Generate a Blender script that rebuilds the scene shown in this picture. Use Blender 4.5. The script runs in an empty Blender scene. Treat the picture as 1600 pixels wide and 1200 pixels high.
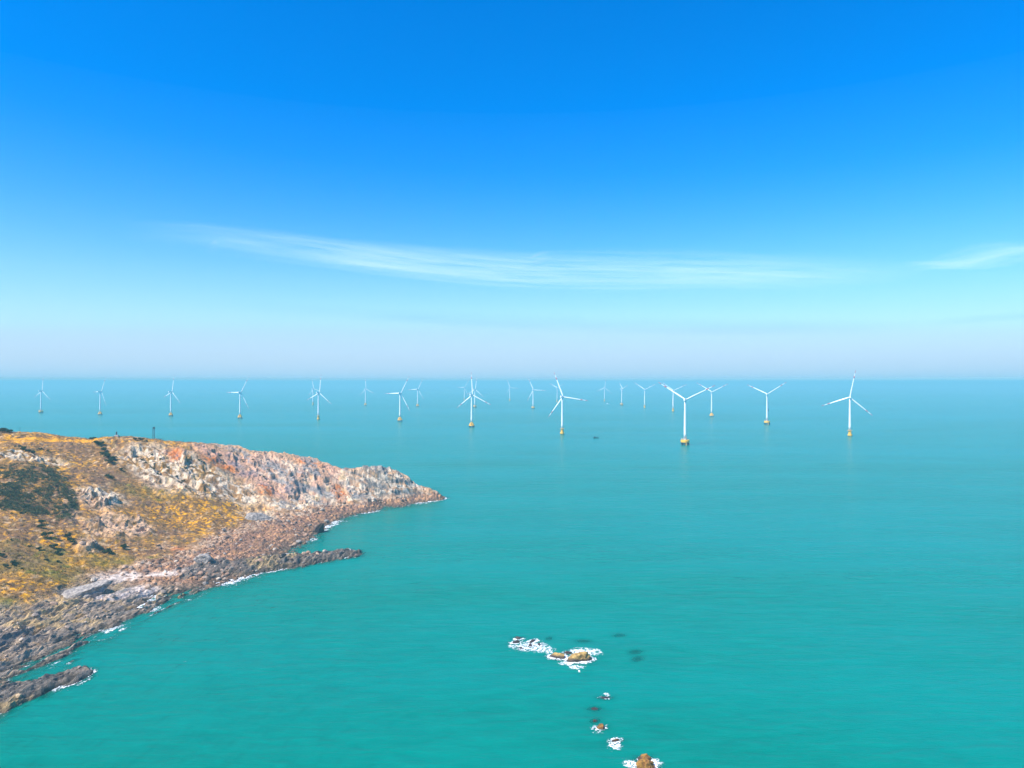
import bpy, bmesh, math, random
import numpy as np
from mathutils import Vector, Matrix, noise as mnoise

# ------------------------------------------------------------------ camera, sky, sun, exposure
scene = bpy.context.scene
F = 1111.0           # focal length in photo pixels (1600 wide)
HC = 124.0           # drone height above the sea
HOR = 598.0          # horizon row
R = math.radians

cam_d = bpy.data.cameras.new('camera'); cam = bpy.data.objects.new('camera', cam_d)
scene.collection.objects.link(cam); scene.camera = cam
cam_d.sensor_width = 36.0; cam_d.lens = 36.0 * F / 1600.0
cam_d.clip_start = 0.5; cam_d.clip_end = 1000000.0
cam.location = (0, 0, HC)
cam.rotation_euler = (R(90) - math.atan((600 - HOR) / F), 0, 0)

SUN_EL, SUN_AZ = 50.0, 234.0      # azimuth clockwise from +Y (the view direction)
world = bpy.data.worlds.new('World'); scene.world = world; world.use_nodes = True
wn = world.node_tree.nodes; wl = world.node_tree.links
sky = wn.new('ShaderNodeTexSky'); sky.sky_type = 'NISHITA'; sky.sun_disc = False
sky.sun_elevation = R(SUN_EL); sky.sun_rotation = R(SUN_AZ)
sky.altitude = 100; sky.air_density = 1.0; sky.dust_density = 0.85; sky.ozone_density = 10.0
hs = wn.new('ShaderNodeHueSaturation'); hs.inputs['Saturation'].default_value = 1.3
wl.new(sky.outputs[0], hs.inputs['Color'])
tint = wn.new('ShaderNodeMix'); tint.data_type = 'RGBA'; tint.blend_type = 'MULTIPLY'; tint.inputs['Factor'].default_value = 1.0
tint.inputs['B'].default_value = (1.0, 0.98, 1.03, 1)
wl.new(hs.outputs[0], tint.inputs['A']); wl.new(tint.outputs['Result'], wn['Background'].inputs['Color'])
wn['Background'].inputs['Strength'].default_value = 0.122

sun_d = bpy.data.lights.new('sun', 'SUN'); sun = bpy.data.objects.new('sun', sun_d)
scene.collection.objects.link(sun)
sun_d.energy = 4.3; sun_d.angle = R(0.5); sun_d.color = (1.0, 0.95, 0.87)
_e, _a = R(SUN_EL), R(SUN_AZ)
SUN = Vector((math.cos(_e) * math.sin(_a), math.cos(_e) * math.cos(_a), math.sin(_e)))
sun.rotation_euler = SUN.to_track_quat('Z', 'Y').to_euler()

vs = scene.view_settings
vs.view_transform = 'Standard'; vs.look = 'None'; vs.exposure = 1.05; vs.gamma = 1.0; vs.use_curve_mapping = False
scene.cycles.use_denoising = True
scene.cycles.max_bounces = 6; scene.cycles.volume_bounces = 1
scene.cycles.transparent_max_bounces = 16

# ------------------------------------------------------------------ helpers
def tag(o, label=None, cat=None, group=None, kind=None):
    if label: o['label'] = label
    if cat: o['category'] = cat
    if group: o['group'] = group
    if kind: o['kind'] = kind
    return o

def link(o, parent=None):
    scene.collection.objects.link(o)
    if parent is not None: o.parent = parent
    return o

def empty(name, loc, rz=0.0):
    o = bpy.data.objects.new(name, None); o.location = loc; o.rotation_euler = (0, 0, rz)
    o.empty_display_size = 0.5
    return link(o)

def mesh_obj(name, verts, faces, mat, parent=None, smooth=False):
    me = bpy.data.meshes.new(name)
    me.from_pydata(verts, [], faces); me.materials.append(mat)
    if smooth: me.polygons.foreach_set('use_smooth', [True] * len(me.polygons))
    me.update()
    return link(bpy.data.objects.new(name, me), parent)

def np_mesh(name, V, Fc, mat, smooth=True):
    """fast mesh from numpy vertices (n,3) and faces (m,k)"""
    me = bpy.data.meshes.new(name); k = Fc.shape[1]
    me.vertices.add(len(V)); me.vertices.foreach_set('co', np.ascontiguousarray(V, np.float32).ravel())
    me.loops.add(Fc.size); me.loops.foreach_set('vertex_index', np.ascontiguousarray(Fc, np.int32).ravel())
    me.polygons.add(len(Fc)); me.polygons.foreach_set('loop_start', np.arange(0, Fc.size, k, dtype=np.int32))
    me.update(calc_edges=True)
    me.polygons.foreach_set('use_smooth', np.full(len(Fc), smooth))
    me.materials.append(mat)
    return me

def attr_color(me, name, C):
    a = me.color_attributes.new(name, 'FLOAT_COLOR', 'POINT')
    a.data.foreach_set('color', np.column_stack([C, np.ones(len(C))]).astype(np.float32).ravel())

def attr_float(me, name, A):
    a = me.attributes.new(name, 'FLOAT', 'POINT')
    a.data.foreach_set('value', A.astype(np.float32).ravel())

class MB:
    def __init__(s): s.v = []; s.f = []
    def add(s, v, f):
        b = len(s.v); s.v += [tuple(p) for p in v]; s.f += [tuple(i + b for i in q) for q in f]
    def box(s, c, d):
        x, y, z = c; a, b, h = d[0] / 2, d[1] / 2, d[2] / 2
        s.add([(x+i*a, y+j*b, z+k*h) for k in (-1, 1) for j in (-1, 1) for i in (-1, 1)],
              [(0,2,3,1), (4,5,7,6), (0,1,5,4), (2,6,7,3), (0,4,6,2), (1,3,7,5)])
    def bar(s, p, q, r0, r1=None, n=8):
        r1 = r0 if r1 is None else r1
        p, q = Vector(p), Vector(q); d = (q - p).normalized()
        u = d.orthogonal().normalized(); w = d.cross(u)
        ring = lambda c, r: [c + (u * math.cos(t) + w * math.sin(t)) * r for t in [2*math.pi*i/n for i in range(n)]]
        s.add(ring(p, r0) + ring(q, r1),
              [(i, (i+1) % n, n+(i+1) % n, n+i) for i in range(n)] + [tuple(range(n))[::-1], tuple(range(n, 2*n))])
    def lathe(s, prof, n=28, c=(0, 0)):
        v = [(c[0]+r*math.cos(2*math.pi*i/n), c[1]+r*math.sin(2*math.pi*i/n), z) for r, z in prof for i in range(n)]
        f = [(k*n+i, k*n+(i+1) % n, (k+1)*n+(i+1) % n, (k+1)*n+i) for k in range(len(prof)-1) for i in range(n)]
        m = len(prof)
        f += [tuple(range(n))[::-1], tuple(range((m-1)*n, m*n))]
        s.add(v, f)
    def build(s, name, mat, parent=None, smooth=False):
        return mesh_obj(name, s.v, s.f, mat, parent, smooth)
    def data(s, name, mat, smooth=False):
        me = bpy.data.meshes.new(name); me.from_pydata(s.v, [], s.f); me.materials.append(mat)
        if smooth: me.polygons.foreach_set('use_smooth', [True] * len(me.polygons))
        me.update(); return me

# ---- materials
class NT:
    def __init__(s, name):
        s.m = bpy.data.materials.new(name); s.m.use_nodes = True
        s.n = s.m.node_tree.nodes; s.l = s.m.node_tree.links; s.b = s.n['Principled BSDF']
        s.out = s.n['Material Output']
    def new(s, t, **kw):
        n = s.n.new(t)
        for k, v in kw.items(): setattr(n, k, v)
        return n
    def lk(s, a, b): s.l.new(a, b)
    def pos(s, scale, rot=0.0, src='geo'):
        if src == 'geo': o = s.new('ShaderNodeNewGeometry').outputs['Position']
        else: o = s.new('ShaderNodeTexCoord').outputs['Object']
        mp = s.new('ShaderNodeMapping'); mp.inputs['Scale'].default_value = scale
        mp.inputs['Rotation'].default_value = (0, 0, rot)
        s.lk(o, mp.inputs['Vector']); return mp.outputs[0]
    def noise(s, vec, scale=1.0, detail=4.0, rough=0.55, dist=0.0):
        n = s.new('ShaderNodeTexNoise'); n.inputs['Scale'].default_value = scale
        n.inputs['Detail'].default_value = detail; n.inputs['Roughness'].default_value = rough
        n.inputs['Distortion'].default_value = dist
        s.lk(vec, n.inputs['Vector']); return n.outputs['Fac']
    def ramp(s, fac, stops):
        n = s.new('ShaderNodeValToRGB'); e = n.color_ramp.elements
        while len(e) < len(stops): e.new(0.5)
        for i, (p, c) in enumerate(stops):
            e[i].position = p; e[i].color = (*c, 1) if len(c) == 3 else c
        s.lk(fac, n.inputs[0]); return n.outputs[0]
    def rng(s, v, a, b, c, d):
        n = s.new('ShaderNodeMapRange'); n.clamp = True
        for i, x in enumerate((a, b, c, d)): n.inputs[i+1].default_value = x
        s.lk(v, n.inputs[0]); return n.outputs[0]
    def math(s, op, a, b=None):
        n = s.new('ShaderNodeMath', operation=op)
        for i, x in enumerate((a, b)):
            if x is None: continue
            if isinstance(x, (int, float)): n.inputs[i].default_value = x
            else: s.lk(x, n.inputs[i])
        return n.outputs[0]
    def mix(s, fac, a, b, blend='MIX'):
        n = s.new('ShaderNodeMix', data_type='RGBA', blend_type=blend)
        for sock, x in ((n.inputs['Factor'], fac), (n.inputs['A'], a), (n.inputs['B'], b)):
            if isinstance(x, (int, float)): sock.default_value = x
            elif isinstance(x, tuple): sock.default_value = (*x, 1)
            else: s.lk(x, sock)
        return n.outputs['Result']
    def bump(s, h, strength, dist):
        n = s.new('ShaderNodeBump'); n.inputs['Strength'].default_value = strength
        n.inputs['Distance'].default_value = dist; s.lk(h, n.inputs['Height'])
        s.lk(n.outputs[0], s.b.inputs['Normal']); return n.outputs[0]

def paint(name, col, rough=0.4, var=0.12, scale=0.4, spec=0.4):
    t = NT(name); n = t.noise(t.pos((1, 1, 0.3)), scale, 5)
    c = t.mix(t.rng(n, 0.35, 0.7, 0, 1), col, tuple(x * (1 - var) for x in col))
    t.lk(c, t.b.inputs['Base Color']); t.b.inputs['Roughness'].default_value = rough
    t.b.inputs['Specular IOR Level'].default_value = spec
    return t.m

M = {}
M['white'] = paint('white_paint', (0.74, 0.75, 0.76), 0.35, 0.08)
M['grey_metal'] = paint('grey_metal', (0.30, 0.31, 0.33), 0.45)
M['yellow'] = paint('yellow_paint', (0.85, 0.47, 0.03), 0.45, 0.2)
M['red'] = paint('red_paint', (0.50, 0.03, 0.05), 0.4)
M['pile'] = paint('pile_steel', (0.03, 0.05, 0.075), 0.6, 0.4)
M['concrete'] = paint('concrete', (0.45, 0.41, 0.37), 0.8, 0.25)
M['dark_hull'] = paint('dark_hull', (0.03, 0.035, 0.05), 0.5)
M['dark_steel'] = paint('dark_steel', (0.05, 0.07, 0.08), 0.6)
M['glass'] = paint('dark_glass', (0.02, 0.03, 0.04), 0.1)
M['wood'] = paint('weathered_wood', (0.20, 0.13, 0.08), 0.8, 0.3)

# ------------------------------------------------------------------ numpy noise
def _hash(ix, iy, seed):
    h = (ix.astype(np.int64) * 374761393 + iy.astype(np.int64) * 668265263 + seed * 974634777) & 0xFFFFFFFF
    h = ((h ^ (h >> 13)) * 1274126177) & 0xFFFFFFFF
    h = ((h ^ (h >> 16)) * 2246822519) & 0xFFFFFFFF
    return ((h ^ (h >> 15)) & 0xFFFFFF) / float(0xFFFFFF)

def vn(x, y, seed=0):
    ix = np.floor(x); iy = np.floor(y); fx = x - ix; fy = y - iy
    fx = fx*fx*fx*(fx*(fx*6-15)+10); fy = fy*fy*fy*(fy*(fy*6-15)+10)
    a = _hash(ix, iy, seed); b = _hash(ix+1, iy, seed); c = _hash(ix, iy+1, seed); d = _hash(ix+1, iy+1, seed)
    return ((a + (b-a)*fx) * (1-fy) + (c + (d-c)*fx) * fy) * 2 - 1

def fbm(x, y, octv=4, seed=0, gain=0.5, lac=2.03):
    s = np.zeros_like(x); a = 1.0; t = 0
    for o in range(octv):
        c_, s_ = math.cos(0.6*o), math.sin(0.6*o)
        s += a * vn(x*c_ - y*s_ + 17.3*o, x*s_ + y*c_ - 9.1*o, seed + o*7); t += a; a *= gain; x = x*lac; y = y*lac
    return s / t

def ridged(x, y, octv=4, seed=0):
    s = np.zeros_like(x); a = 1.0; t = 0
    for o in range(octv):
        s += a * (1 - 2*np.abs(vn(x + 5.1*o, y - 3.3*o, seed + o*11))); t += a; a *= 0.5; x = x*2.1; y = y*2.1
    return s / t

def worley(x, y, seed=0):
    ix = np.floor(x); iy = np.floor(y)
    f1 = np.full_like(x, 9.0); f2 = np.full_like(x, 9.0); idh = np.zeros_like(x)
    for dx in (-1, 0, 1):
        for dy in (-1, 0, 1):
            cx, cy = ix+dx, iy+dy
            px = cx + _hash(cx, cy, seed); py = cy + _hash(cx, cy, seed+1)
            d = np.hypot(px - x, py - y); m = d < f1
            f2 = np.where(m, f1, np.minimum(f2, d)); idh = np.where(m, _hash(cx, cy, seed+2), idh)
            f1 = np.where(m, d, f1)
    return f1, f2, idh

def sst(a, b, x):
    t = np.clip((x - a) / (b - a), 0, 1); return t*t*(3 - 2*t)

# ------------------------------------------------------------------ headland shape
def PX(px, py, Y):                     # photo pixel at depth Y
    return (px - 800) / F * Y, Y, HC - (py - HOR) / F * Y
def PZ(px, py, z=0.0):                 # photo pixel at height z
    return PX(px, py, (HC - z) * F / (py - HOR))

ctrl = []
shore = [(-50,1132),(0,1100),(36,1074),(52,1048),(85,1038),(112,1020),(155,994),(215,962),(250,950),(300,926),(350,910),(385,898),(430,878),
         (462,853),(485,840),(508,822),(560,803),(620,792),(660,785),(690,781)]
for p in shore: ctrl.append(PZ(*p))
for p in shore[:-1]:                                   # sea floor off the shore
    x, y, z = PZ(*p); ctrl.append((x+14, y-8, -3.0)); ctrl.append((x+45, y-25, -10.0))
for p, z in [((0,965),6),((100,937),5),((160,930),4),((250,880),6),((300,852),7),((350,832),7),((420,816),6),
             ((480,806),5),((540,792),4.5),((600,784),3.5),((0,1005),3.2),((100,985),2.6),((180,960),1.8),
             ((250,920),2.2),((320,885),2.5),((400,850),2.6),((470,828),2.2)]:
    ctrl.append(PZ(*p, z))
rows = [(0,[(900,395),(830,445),(760,505),(715,560)],(672,640)),
        (-150,[(880,420),(800,480),(720,560)],(668,650)),
        (100,[(890,428),(850,455),(800,505),(740,565),(700,615)],(681,655)),
        (140,[(700,630)],(688,655)),(160,[(705,632)],(687,655)),
        (200,[(890,450),(840,498),(810,530),(770,572),(720,620)],(682,660)),
        (250,[(850,505),(800,565),(750,610),(715,640)],(687,672)),
        (300,[(830,545),(790,590),(750,625),(715,655)],(691,690)),
        (350,[(800,600),(760,640),(725,672)],(698,705)),
        (400,[(800,622),(770,652),(740,682)],(705,720)),
        (450,[(790,648),(760,680),(735,700)],(712,730)),
        (500,[(788,672),(765,697),(740,715)],(720,740)),
        (550,[(778,696),(752,722)],(730,744)),
        (565,[(775,705),(748,726)],(726,746)),
        (602,[(772,724),(750,738)],(731,752)),
        (640,[(779,737),(765,745)],(748,757)),
        (655,[],(762,758)),(668,[(775,750)],(759,757)),(682,[],(772,755))]
for px, mid, (ry, rY) in rows:
    for py, Y in mid: ctrl.append(PX(px, py, Y))
    x, y, z = PX(px, ry, rY); ctrl.append((x, y, z))
    k = 1.0 if px < 520 else 0.42                        # slopes behind the ridge
    ctrl.append((x-12*k, y+45*k, z*0.80 - 1)); ctrl.append((x-40*k, y+130*k, z*0.35 - 2)); ctrl.append((x-60*k, y+220*k, -6))
    ctrl.append((x-80*k, y+300*k, -10))
for x, y, z in [(-330,180,6),(-480,200,40),(-620,240,60),(-700,400,72),(-700,600,78),(-700,800,60),(-245,180,0),
                (-190,180,-10),(-165,240,-10),(-40,700,-10),(-30,780,-10),(-40,860,-10),(-140,900,-10)]:
    ctrl.append((x, y, z))
ctrl = np.array(ctrl)
_, keep = np.unique(np.round(ctrl[:, :2] / 3), axis=0, return_index=True); ctrl = ctrl[keep]

def tps(r2): return 0.5 * r2 * np.log(r2 + 1e-9)
S = 100.0
cx = ctrl[:, :2] / S; n = len(cx)
K = tps(((cx[:, None] - cx[None]) ** 2).sum(-1)) + np.eye(n) * 2e-4
P = np.column_stack([np.ones(n), cx])
A = np.block([[K, P], [P.T, np.zeros((3, 3))]])
sol = np.linalg.solve(A, np.concatenate([ctrl[:, 2], np.zeros(3)]))
gx0, gy0, gs = -720.0, 150.0, 4.0
gnx, gny = 180, 230
GX, GY = np.meshgrid(gx0 + gs*np.arange(gnx), gy0 + gs*np.arange(gny))
q = np.column_stack([GX.ravel(), GY.ravel()]) / S
base = np.zeros(len(q))
for i in range(0, len(q), 8000):
    d = ((q[i:i+8000, None] - cx[None]) ** 2).sum(-1)
    base[i:i+8000] = tps(d) @ sol[:n] + sol[n] + q[i:i+8000] @ sol[n+1:]
base = np.clip(base, -10, 92).reshape(gny, gnx)

def zb(x, y):                          # smooth base height, bilinear on the 4 m grid
    u = np.clip((np.asarray(x, float) - gx0) / gs, 0, gnx - 1.001); v = np.clip((np.asarray(y, float) - gy0) / gs, 0, gny - 1.001)
    i = u.astype(int); j = v.astype(int); a = u - i; b = v - j
    return (base[j, i]*(1-a) + base[j, i+1]*a)*(1-b) + (base[j+1, i]*(1-a) + base[j+1, i+1]*a)*b

def W(px, py):                         # where the line of sight meets the headland or the sea
    ys = np.arange(240, 900, 0.8)
    x = (px - 800)/F*ys; z = HC - (py - HOR)/F*ys
    g = np.maximum(zb(x, ys), 0.0); hit = np.nonzero(z <= g)[0]
    k = hit[0] if len(hit) else len(ys) - 1
    return np.array([x[k], ys[k]])

def blob(X, Y, px, py, rx, ry):        # ellipse on the ground plan
    c = W(px, py); a = (W(px+rx, py) - W(px-rx, py)) / 2
    Yc = c[1]; depth = ry / F * Yc / 0.42
    v = np.array([c[0], c[1]]) / np.hypot(*c)
    a = np.array([v[1], -v[0]]) * rx / F * Yc; b = v * depth
    D = np.linalg.inv(np.column_stack([a, b]))
    dx, dy = X - c[0], Y - c[1]
    r = np.hypot(D[0, 0]*dx + D[0, 1]*dy, D[1, 0]*dx + D[1, 1]*dy)
    return r

def spaced(lo, hi, a, b, fine, coarse):
    out = [lo]
    while out[-1] < hi:
        p = out[-1]; s = fine if a <= p <= b else min(coarse, fine + 0.12*(a - p if p < a else p - b))
        if p < a: s = min(s, max(fine, a - p))
        out.append(p + s)
    return np.array(out)
xs = spaced(-715, -35, -470, -60, 0.62, 5.0)
ys = spaced(165, 1010, 262, 768, 0.72, 5.0)
X, Y = np.meshgrid(xs, ys); X = X.ravel(); Y = Y.ravel()

wx = fbm(X/38, Y/38, 3, 1); wy = fbm(X/38, Y/38, 3, 2)
Z0 = zb(X, Y) 
def masks(lst, soft=0.45):
    m = np.zeros_like(X); nz = fbm(X/16, Y/16, 4, 31)
    for p in lst:
        r = blob(X, Y, *p[:4]); w_ = p[4] if len(p) > 4 else 1.0
        m = np.maximum(m, w_ * (1 - sst(1 - soft, 1 + soft, r + 0.42*nz)))
    return m
m_white = masks([(235,712,38,16),(275,735,45,20),(325,750,45,18),(380,775,22,14),(160,775,30,12),(30,712,40,8),(70,716,30,7),
                 (300,876,26,7),(345,852,40,7),(410,806,36,9),(540,765,26,18),(600,750,38,22),(640,762,22,12,0.8),(450,735,40,14,0.7),
                 (185,905,30,9),(225,918,30,9),(150,928,22,5),(290,890,30,6,0.7),(450,790,40,7),(500,778,30,8)])
m_crag = masks([(175,822,34,20),(150,780,28,14),(215,825,18,14),(110,800,10,20,0.6),(260,760,30,10,0.7),(135,850,14,12,0.8)])
m_pink = masks([(350,712,50,10),(420,728,45,12),(430,760,30,12),(480,755,40,16),(520,750,24,20),(270,708,22,8),(400,745,30,10)])
m_rust = masks([(272,706,14,6),(345,725,26,6),(480,722,26,5),(280,860,10,8),(415,770,12,6),(530,765,10,8)])
m_heath = masks([(338,765,26,18),(116,696,26,10),(230,790,50,16,0.7),(200,745,40,14,0.7),(150,745,34,18,0.6),(25,870,36,16,0.8),(270,830,26,12,0.6)])
m_gold = masks([(290,805,50,26),(310,790,40,20),(95,838,26,14),(75,842,14,5),(60,925,70,16),(35,905,60,8,0.7),(380,800,40,16),(340,815,34,16),
                (90,685,70,4),(150,690,26,8),(120,760,20,20,0.6),(400,780,30,14,0.7)])
m_olive = masks([(40,880,60,26),(90,890,50,26),(10,950,18,12),(170,880,50,14),(230,770,40,10),(255,875,24,8)])
m_track = masks([(20,687,34,2.5),(70,685,40,2.5),(120,683,30,3),(140,690,20,4)], 0.3)
m_sand = masks([(190,902,34,9),(222,922,30,8),(255,898,30,6),(165,935,22,4),(200,930,40,6)])
shoreline = sst(9.5, 5.5, Z0 + 3.0*fbm(X/14, Y/14, 4, 41))              # shore shelf and boulder beach
far = sst(408, 440, Y + 12*fbm(X/20, Y/20, 3, 44))
m_shelf = shoreline * (1 - far); m_beach = shoreline * far
m_soft = np.clip(np.maximum.reduce([m_gold, m_olive, m_heath]), 0, 1)
tip = sst(560, 640, Y + 0.9*(X + 190))
m_rock = np.clip(np.maximum.reduce([m_white, m_crag, m_pink*0.9, shoreline, tip*0.85, 0.25 + 0.0*X]) * (1 - 0.6*m_soft*(1-shoreline)), 0.12, 1)
m_rock = np.where(m_sand > 0.3, m_rock*(1 - 0.75*m_sand), m_rock)

# bedded rock: tilted ledges at several spacings, broken by joints
def ledge(z, x, y, spacing, dipx, dipy, warp, seed, sharp=0.55):
    qv = (z*0.9 + dipx*x + dipy*y + warp*fbm(x/22, y/22, 3, seed) + 0.08*warp*fbm(x/6, y/6, 2, seed+5)) / spacing
    f = qv - np.floor(qv)
    return spacing * (sst(sharp, 1.0, f) - f)
Z = Z0 + wx * 3.0 * sst(3, 25, Z0) + 1.6*fbm(X/11, Y/11, 3, 9) * sst(1.0, 10, Z0) * (0.4 + 0.6*m_rock)
Z += 12.0 * np.clip(m_crag, 0, 1) * (0.15 + 0.6*ridged(X/22, Y/30, 4, 51)) 
Z += 3.6 * np.clip(m_white + 0.7*m_pink, 0, 1) * sst(6, 14, Z0) * ridged(X/24 + 0.02*Y, Y/34, 4, 53)
Z += 3.2 * tip * sst(3, 12, Z0) * (ridged(X/22, Y/26, 4, 57) - 0.2)
rk = m_rock
slope_a = sst(4, 14, Z0)
Z += rk * slope_a * (0.8*ledge(Z, X, Y, 5.5, 0.34, -0.16, 4, 61, 0.55) + 1.0*ledge(Z, X, Y, 2.2, 0.38, -0.14, 2, 63, 0.6))
shelf_l = m_shelf * sst(-5, 0.5, Z0)
Z += shelf_l * (1.0*ledge(Z, X, Y, 3.4, 0.36, -0.075, 2.4, 65, 0.84) + 1.0*ledge(Z, X, Y, 1.35, 0.44, -0.09, 1.3, 67, 0.8)
                + 1.5*ridged(X/5 - Y*0.05, Y/34, 4, 69) + 0.7*fbm(X/1.4, Y/5, 2, 70) + 0.7)
f1, f2, idc = worley(X/3.1 + 0.3*wx, Y/4.2, 71)
Z += m_beach * (1 - 0.8*m_sand) * (2.3*idc*(0.75 - f1) + 0.9*fbm(X/1.7, Y/1.7, 2, 73))
g1, g2, idg = worley((X + 0.25*Y)/3.6 + 0.4*wx, (Y - 0.2*X)/6.5 + 0.4*wy, 75)
pit = np.clip(m_white + m_pink + tip + m_crag, 0, 1) * slope_a
Z += pit * (0.8*(idg - 0.45) * sst(0.02, 0.22, g2 - g1) + 0.45*fbm(X/2.6, Y/2.6, 3, 77))
h1, h2, idh = worley(X/1.9, Y/2.3, 79)
Z += rk * slope_a * 0.4*(idh - 0.5) * sst(0.02, 0.25, h2 - h1)
Z += (1 - rk) * (0.55*fbm(X/2.4, Y/2.4, 3, 81) + 1.0*np.clip(fbm(X/5, Y/5, 2, 83), 0, 1) + 1.6*fbm(X/13, Y/13, 3, 85)) * sst(4, 9, Z0)

def ridge(Z, p, q, w, h, seed):        # low rock spit between two photo points at sea level
    a = np.array(PZ(*p)[:2]); b = np.array(PZ(*q)[:2]); d = b - a; L = np.hypot(*d); d /= L
    t = np.clip(((X-a[0])*d[0] + (Y-a[1])*d[1]) / L, 0, 1)
    r = np.hypot(X - a[0] - t*L*d[0], Y - a[1] - t*L*d[1]) + 3.6*fbm(X/7, Y/12, 4, seed)
    wt = w * (1 - 0.35*t)
    top = h * (1 - 0.5*t) - (h + 3.5) * sst(0.35, 1.7, r / wt) + 1.9*fbm(X/3.0, Y/9, 4, seed+1) + 1.0*ledge(Z*0, X, Y, 1.8, 0.45, -0.1, 1, seed+2, 0.8)
    return np.maximum(Z, top)
Zr = ridge(Z, (-40,1108), (112,1057), 14, 3.6, 91)
Zr = ridge(Zr, (310,897), (536,866), 26, 5.0, 94)
m_spit = sst(0.1, 0.8, Zr - Z); Z = Zr
edge = sst(-715, -690, X)
Z = np.clip(Z, -10, 95)

# ------------------------------------------------------------------ headland colours (what each patch is made of)
def lerp(a, b, t): return a + (np.array(b)[None] - a) * np.clip(t, 0, 1)[:, None]
nA = fbm(X/9, Y/9, 4, 101); nB = fbm(X/3.2, Y/3.2, 3, 103); nC = fbm(X/24, Y/24, 3, 105); nD = fbm(X/1.6, Y/1.6, 2, 107)
nS = fbm(X/2.2 - Y*0.05, Y/16, 3, 109)
qb = 0.9*Z + 0.36*X - 0.15*Y + 1.5*nA
nQ = fbm(qb/1.5, (0.9*X + 0.35*Y)/22, 4, 119)
nS = np.where(Z0 > 8, nQ, nS)
C = np.tile(np.array([[0.30, 0.17, 0.065]]), (len(X), 1))
C = lerp(C, (0.20, 0.115, 0.065), 0.5 + 1.3*nA)
C = lerp(C, (0.50, 0.26, 0.065), sst(0.1, 0.55, 0.6*nB + 0.8*nD + 0.5*nC)*0.9)
C = lerp(C, (0.60, 0.42, 0.26), 0.8*sst(0.3, 0.55, fbm(X/2.6, Y/4, 3, 113)))
C = lerp(C, (0.13, 0.085, 0.06), 0.75*sst(0.3, 0.55, fbm(X/2.9, Y/4.5, 3, 117)))
C = lerp(C, (0.21, 0.16, 0.04), 0.9*m_olive*(0.6 + 0.7*nA))
C = lerp(C, (0.19, 0.115, 0.075), 0.85*m_heath*(0.75 + 0.6*nB))
C = lerp(C, (0.60, 0.31, 0.055), m_gold*sst(0.0, 0.5, 0.6*nB + 0.9*nD + 0.5*nA)*0.95)
C = lerp(C, (0.14, 0.15, 0.03), 0.7*sst(0.25, 0.6, fbm(X/6, Y/6, 3, 111))*np.clip(m_olive + 0.25, 0, 1))
C = lerp(C, (0.60, 0.30, 0.07), m_track)
C = lerp(C, (0.58, 0.40, 0.28), 0.85*np.clip(m_crag, 0, 1)*sst(-0.3, 0.3, nB + 0.3))
C = lerp(C, (0.56, 0.36, 0.235), 0.8*tip*slope_a)
C = lerp(C, (0.56, 0.34, 0.25), 0.9*m_pink*(0.75 + 0.6*nA))
C = lerp(C, (0.29, 0.145, 0.14), m_pink*sst(0.0, 0.45, nS + 0.4*nA))
C = lerp(C, (0.64, 0.52, 0.39), m_white*sst(-0.25, 0.3, nB + 0.4*nA + 0.1)*0.95)
C = lerp(C, (0.27, 0.25, 0.235), m_white*sst(0.05, 0.5, nS)*0.8*slope_a)
C = lerp(C, (0.50, 0.33, 0.14), m_white*sst(0.25, 0.6, nA)*0.6*slope_a)
C = lerp(C, (0.50, 0.17, 0.06), m_rust*sst(-0.3, 0.3, nB + 0.1)*0.9)
C = lerp(C, (0.26, 0.25, 0.235), tip*sst(0.0, 0.4, nS + 0.3*nA)*0.8*sst(640, 690, Y))
m_tip2 = masks([(600,760,44,16),(640,768,30,14),(570,740,14,10)])
C = lerp(C, (0.15, 0.14, 0.13), m_tip2*sst(-0.3, 0.2, nQ + 0.4*nA)*0.85)
C = lerp(C, (0.58, 0.50, 0.40), m_tip2*sst(0.2, 0.5, nB - nQ)*0.8)
C = lerp(C, (0.27, 0.155, 0.105), m_beach*0.95)
C = lerp(C, (0.45, 0.26, 0.15), m_beach*sst(0.55, 0.95, idc)*0.9)
C = lerp(C, (0.12, 0.085, 0.075), m_beach*sst(0.35, 0.0, idc)*0.7)
C = lerp(C, (0.44, 0.33, 0.24), m_beach*sst(4.2, 6.5, Z0)*sst(-0.2, 0.3, nB))
C = lerp(C, (0.33, 0.255, 0.19), m_shelf)
C = lerp(C, (0.19, 0.165, 0.145), m_shelf*sst(-0.05, 0.4, nS + 0.3*nC))
C = lerp(C, (0.46, 0.33, 0.18), m_shelf*sst(0.1, 0.5, nC + 0.5*nB)*0.9)
C = lerp(C, (0.42, 0.24, 0.07), m_shelf*sst(0.35, 0.6, nA)*0.5)
C = lerp(C, (0.17, 0.145, 0.12), m_spit*(0.9 + 0.3*nA))
C = lerp(C, (0.36, 0.26, 0.14), m_spit*sst(0.15, 0.5, nC + 0.4*nB)*0.8)
C = lerp(C, (0.64, 0.53, 0.45), m_sand*sst(-0.5, 0.1, nB + 0.2))
wet = np.maximum(sst(1.5, 0.5, Z + 0.8*nB + 0.3*nA), 0.75*m_beach*sst(3.4, 1.0, Z + 1.2*nA + 0.8*nB))
C = lerp(C, (0.075, 0.06, 0.045), wet*0.85)
C = lerp(C, (0.10, 0.065, 0.035), sst(-0.2, -1.2, Z)*0.7)
C *= (1 + 0.40*nD + 0.25*nB)[:, None]*0.9
cm = C.mean(1, keepdims=True); C = cm + (C - cm)*1.22
C = np.clip(C, 0.012, 0.85)

nx, ny = len(xs), len(ys)
idx = np.arange(nx*ny).reshape(ny, nx)
Fq = np.column_stack([idx[:-1, :-1].ravel(), idx[:-1, 1:].ravel(), idx[1:, 1:].ravel(), idx[1:, :-1].ravel()])
zq = Z[Fq].max(1); Fq = Fq[zq > -9.7]                   # no sheet where only deep sea floor is left

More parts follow.
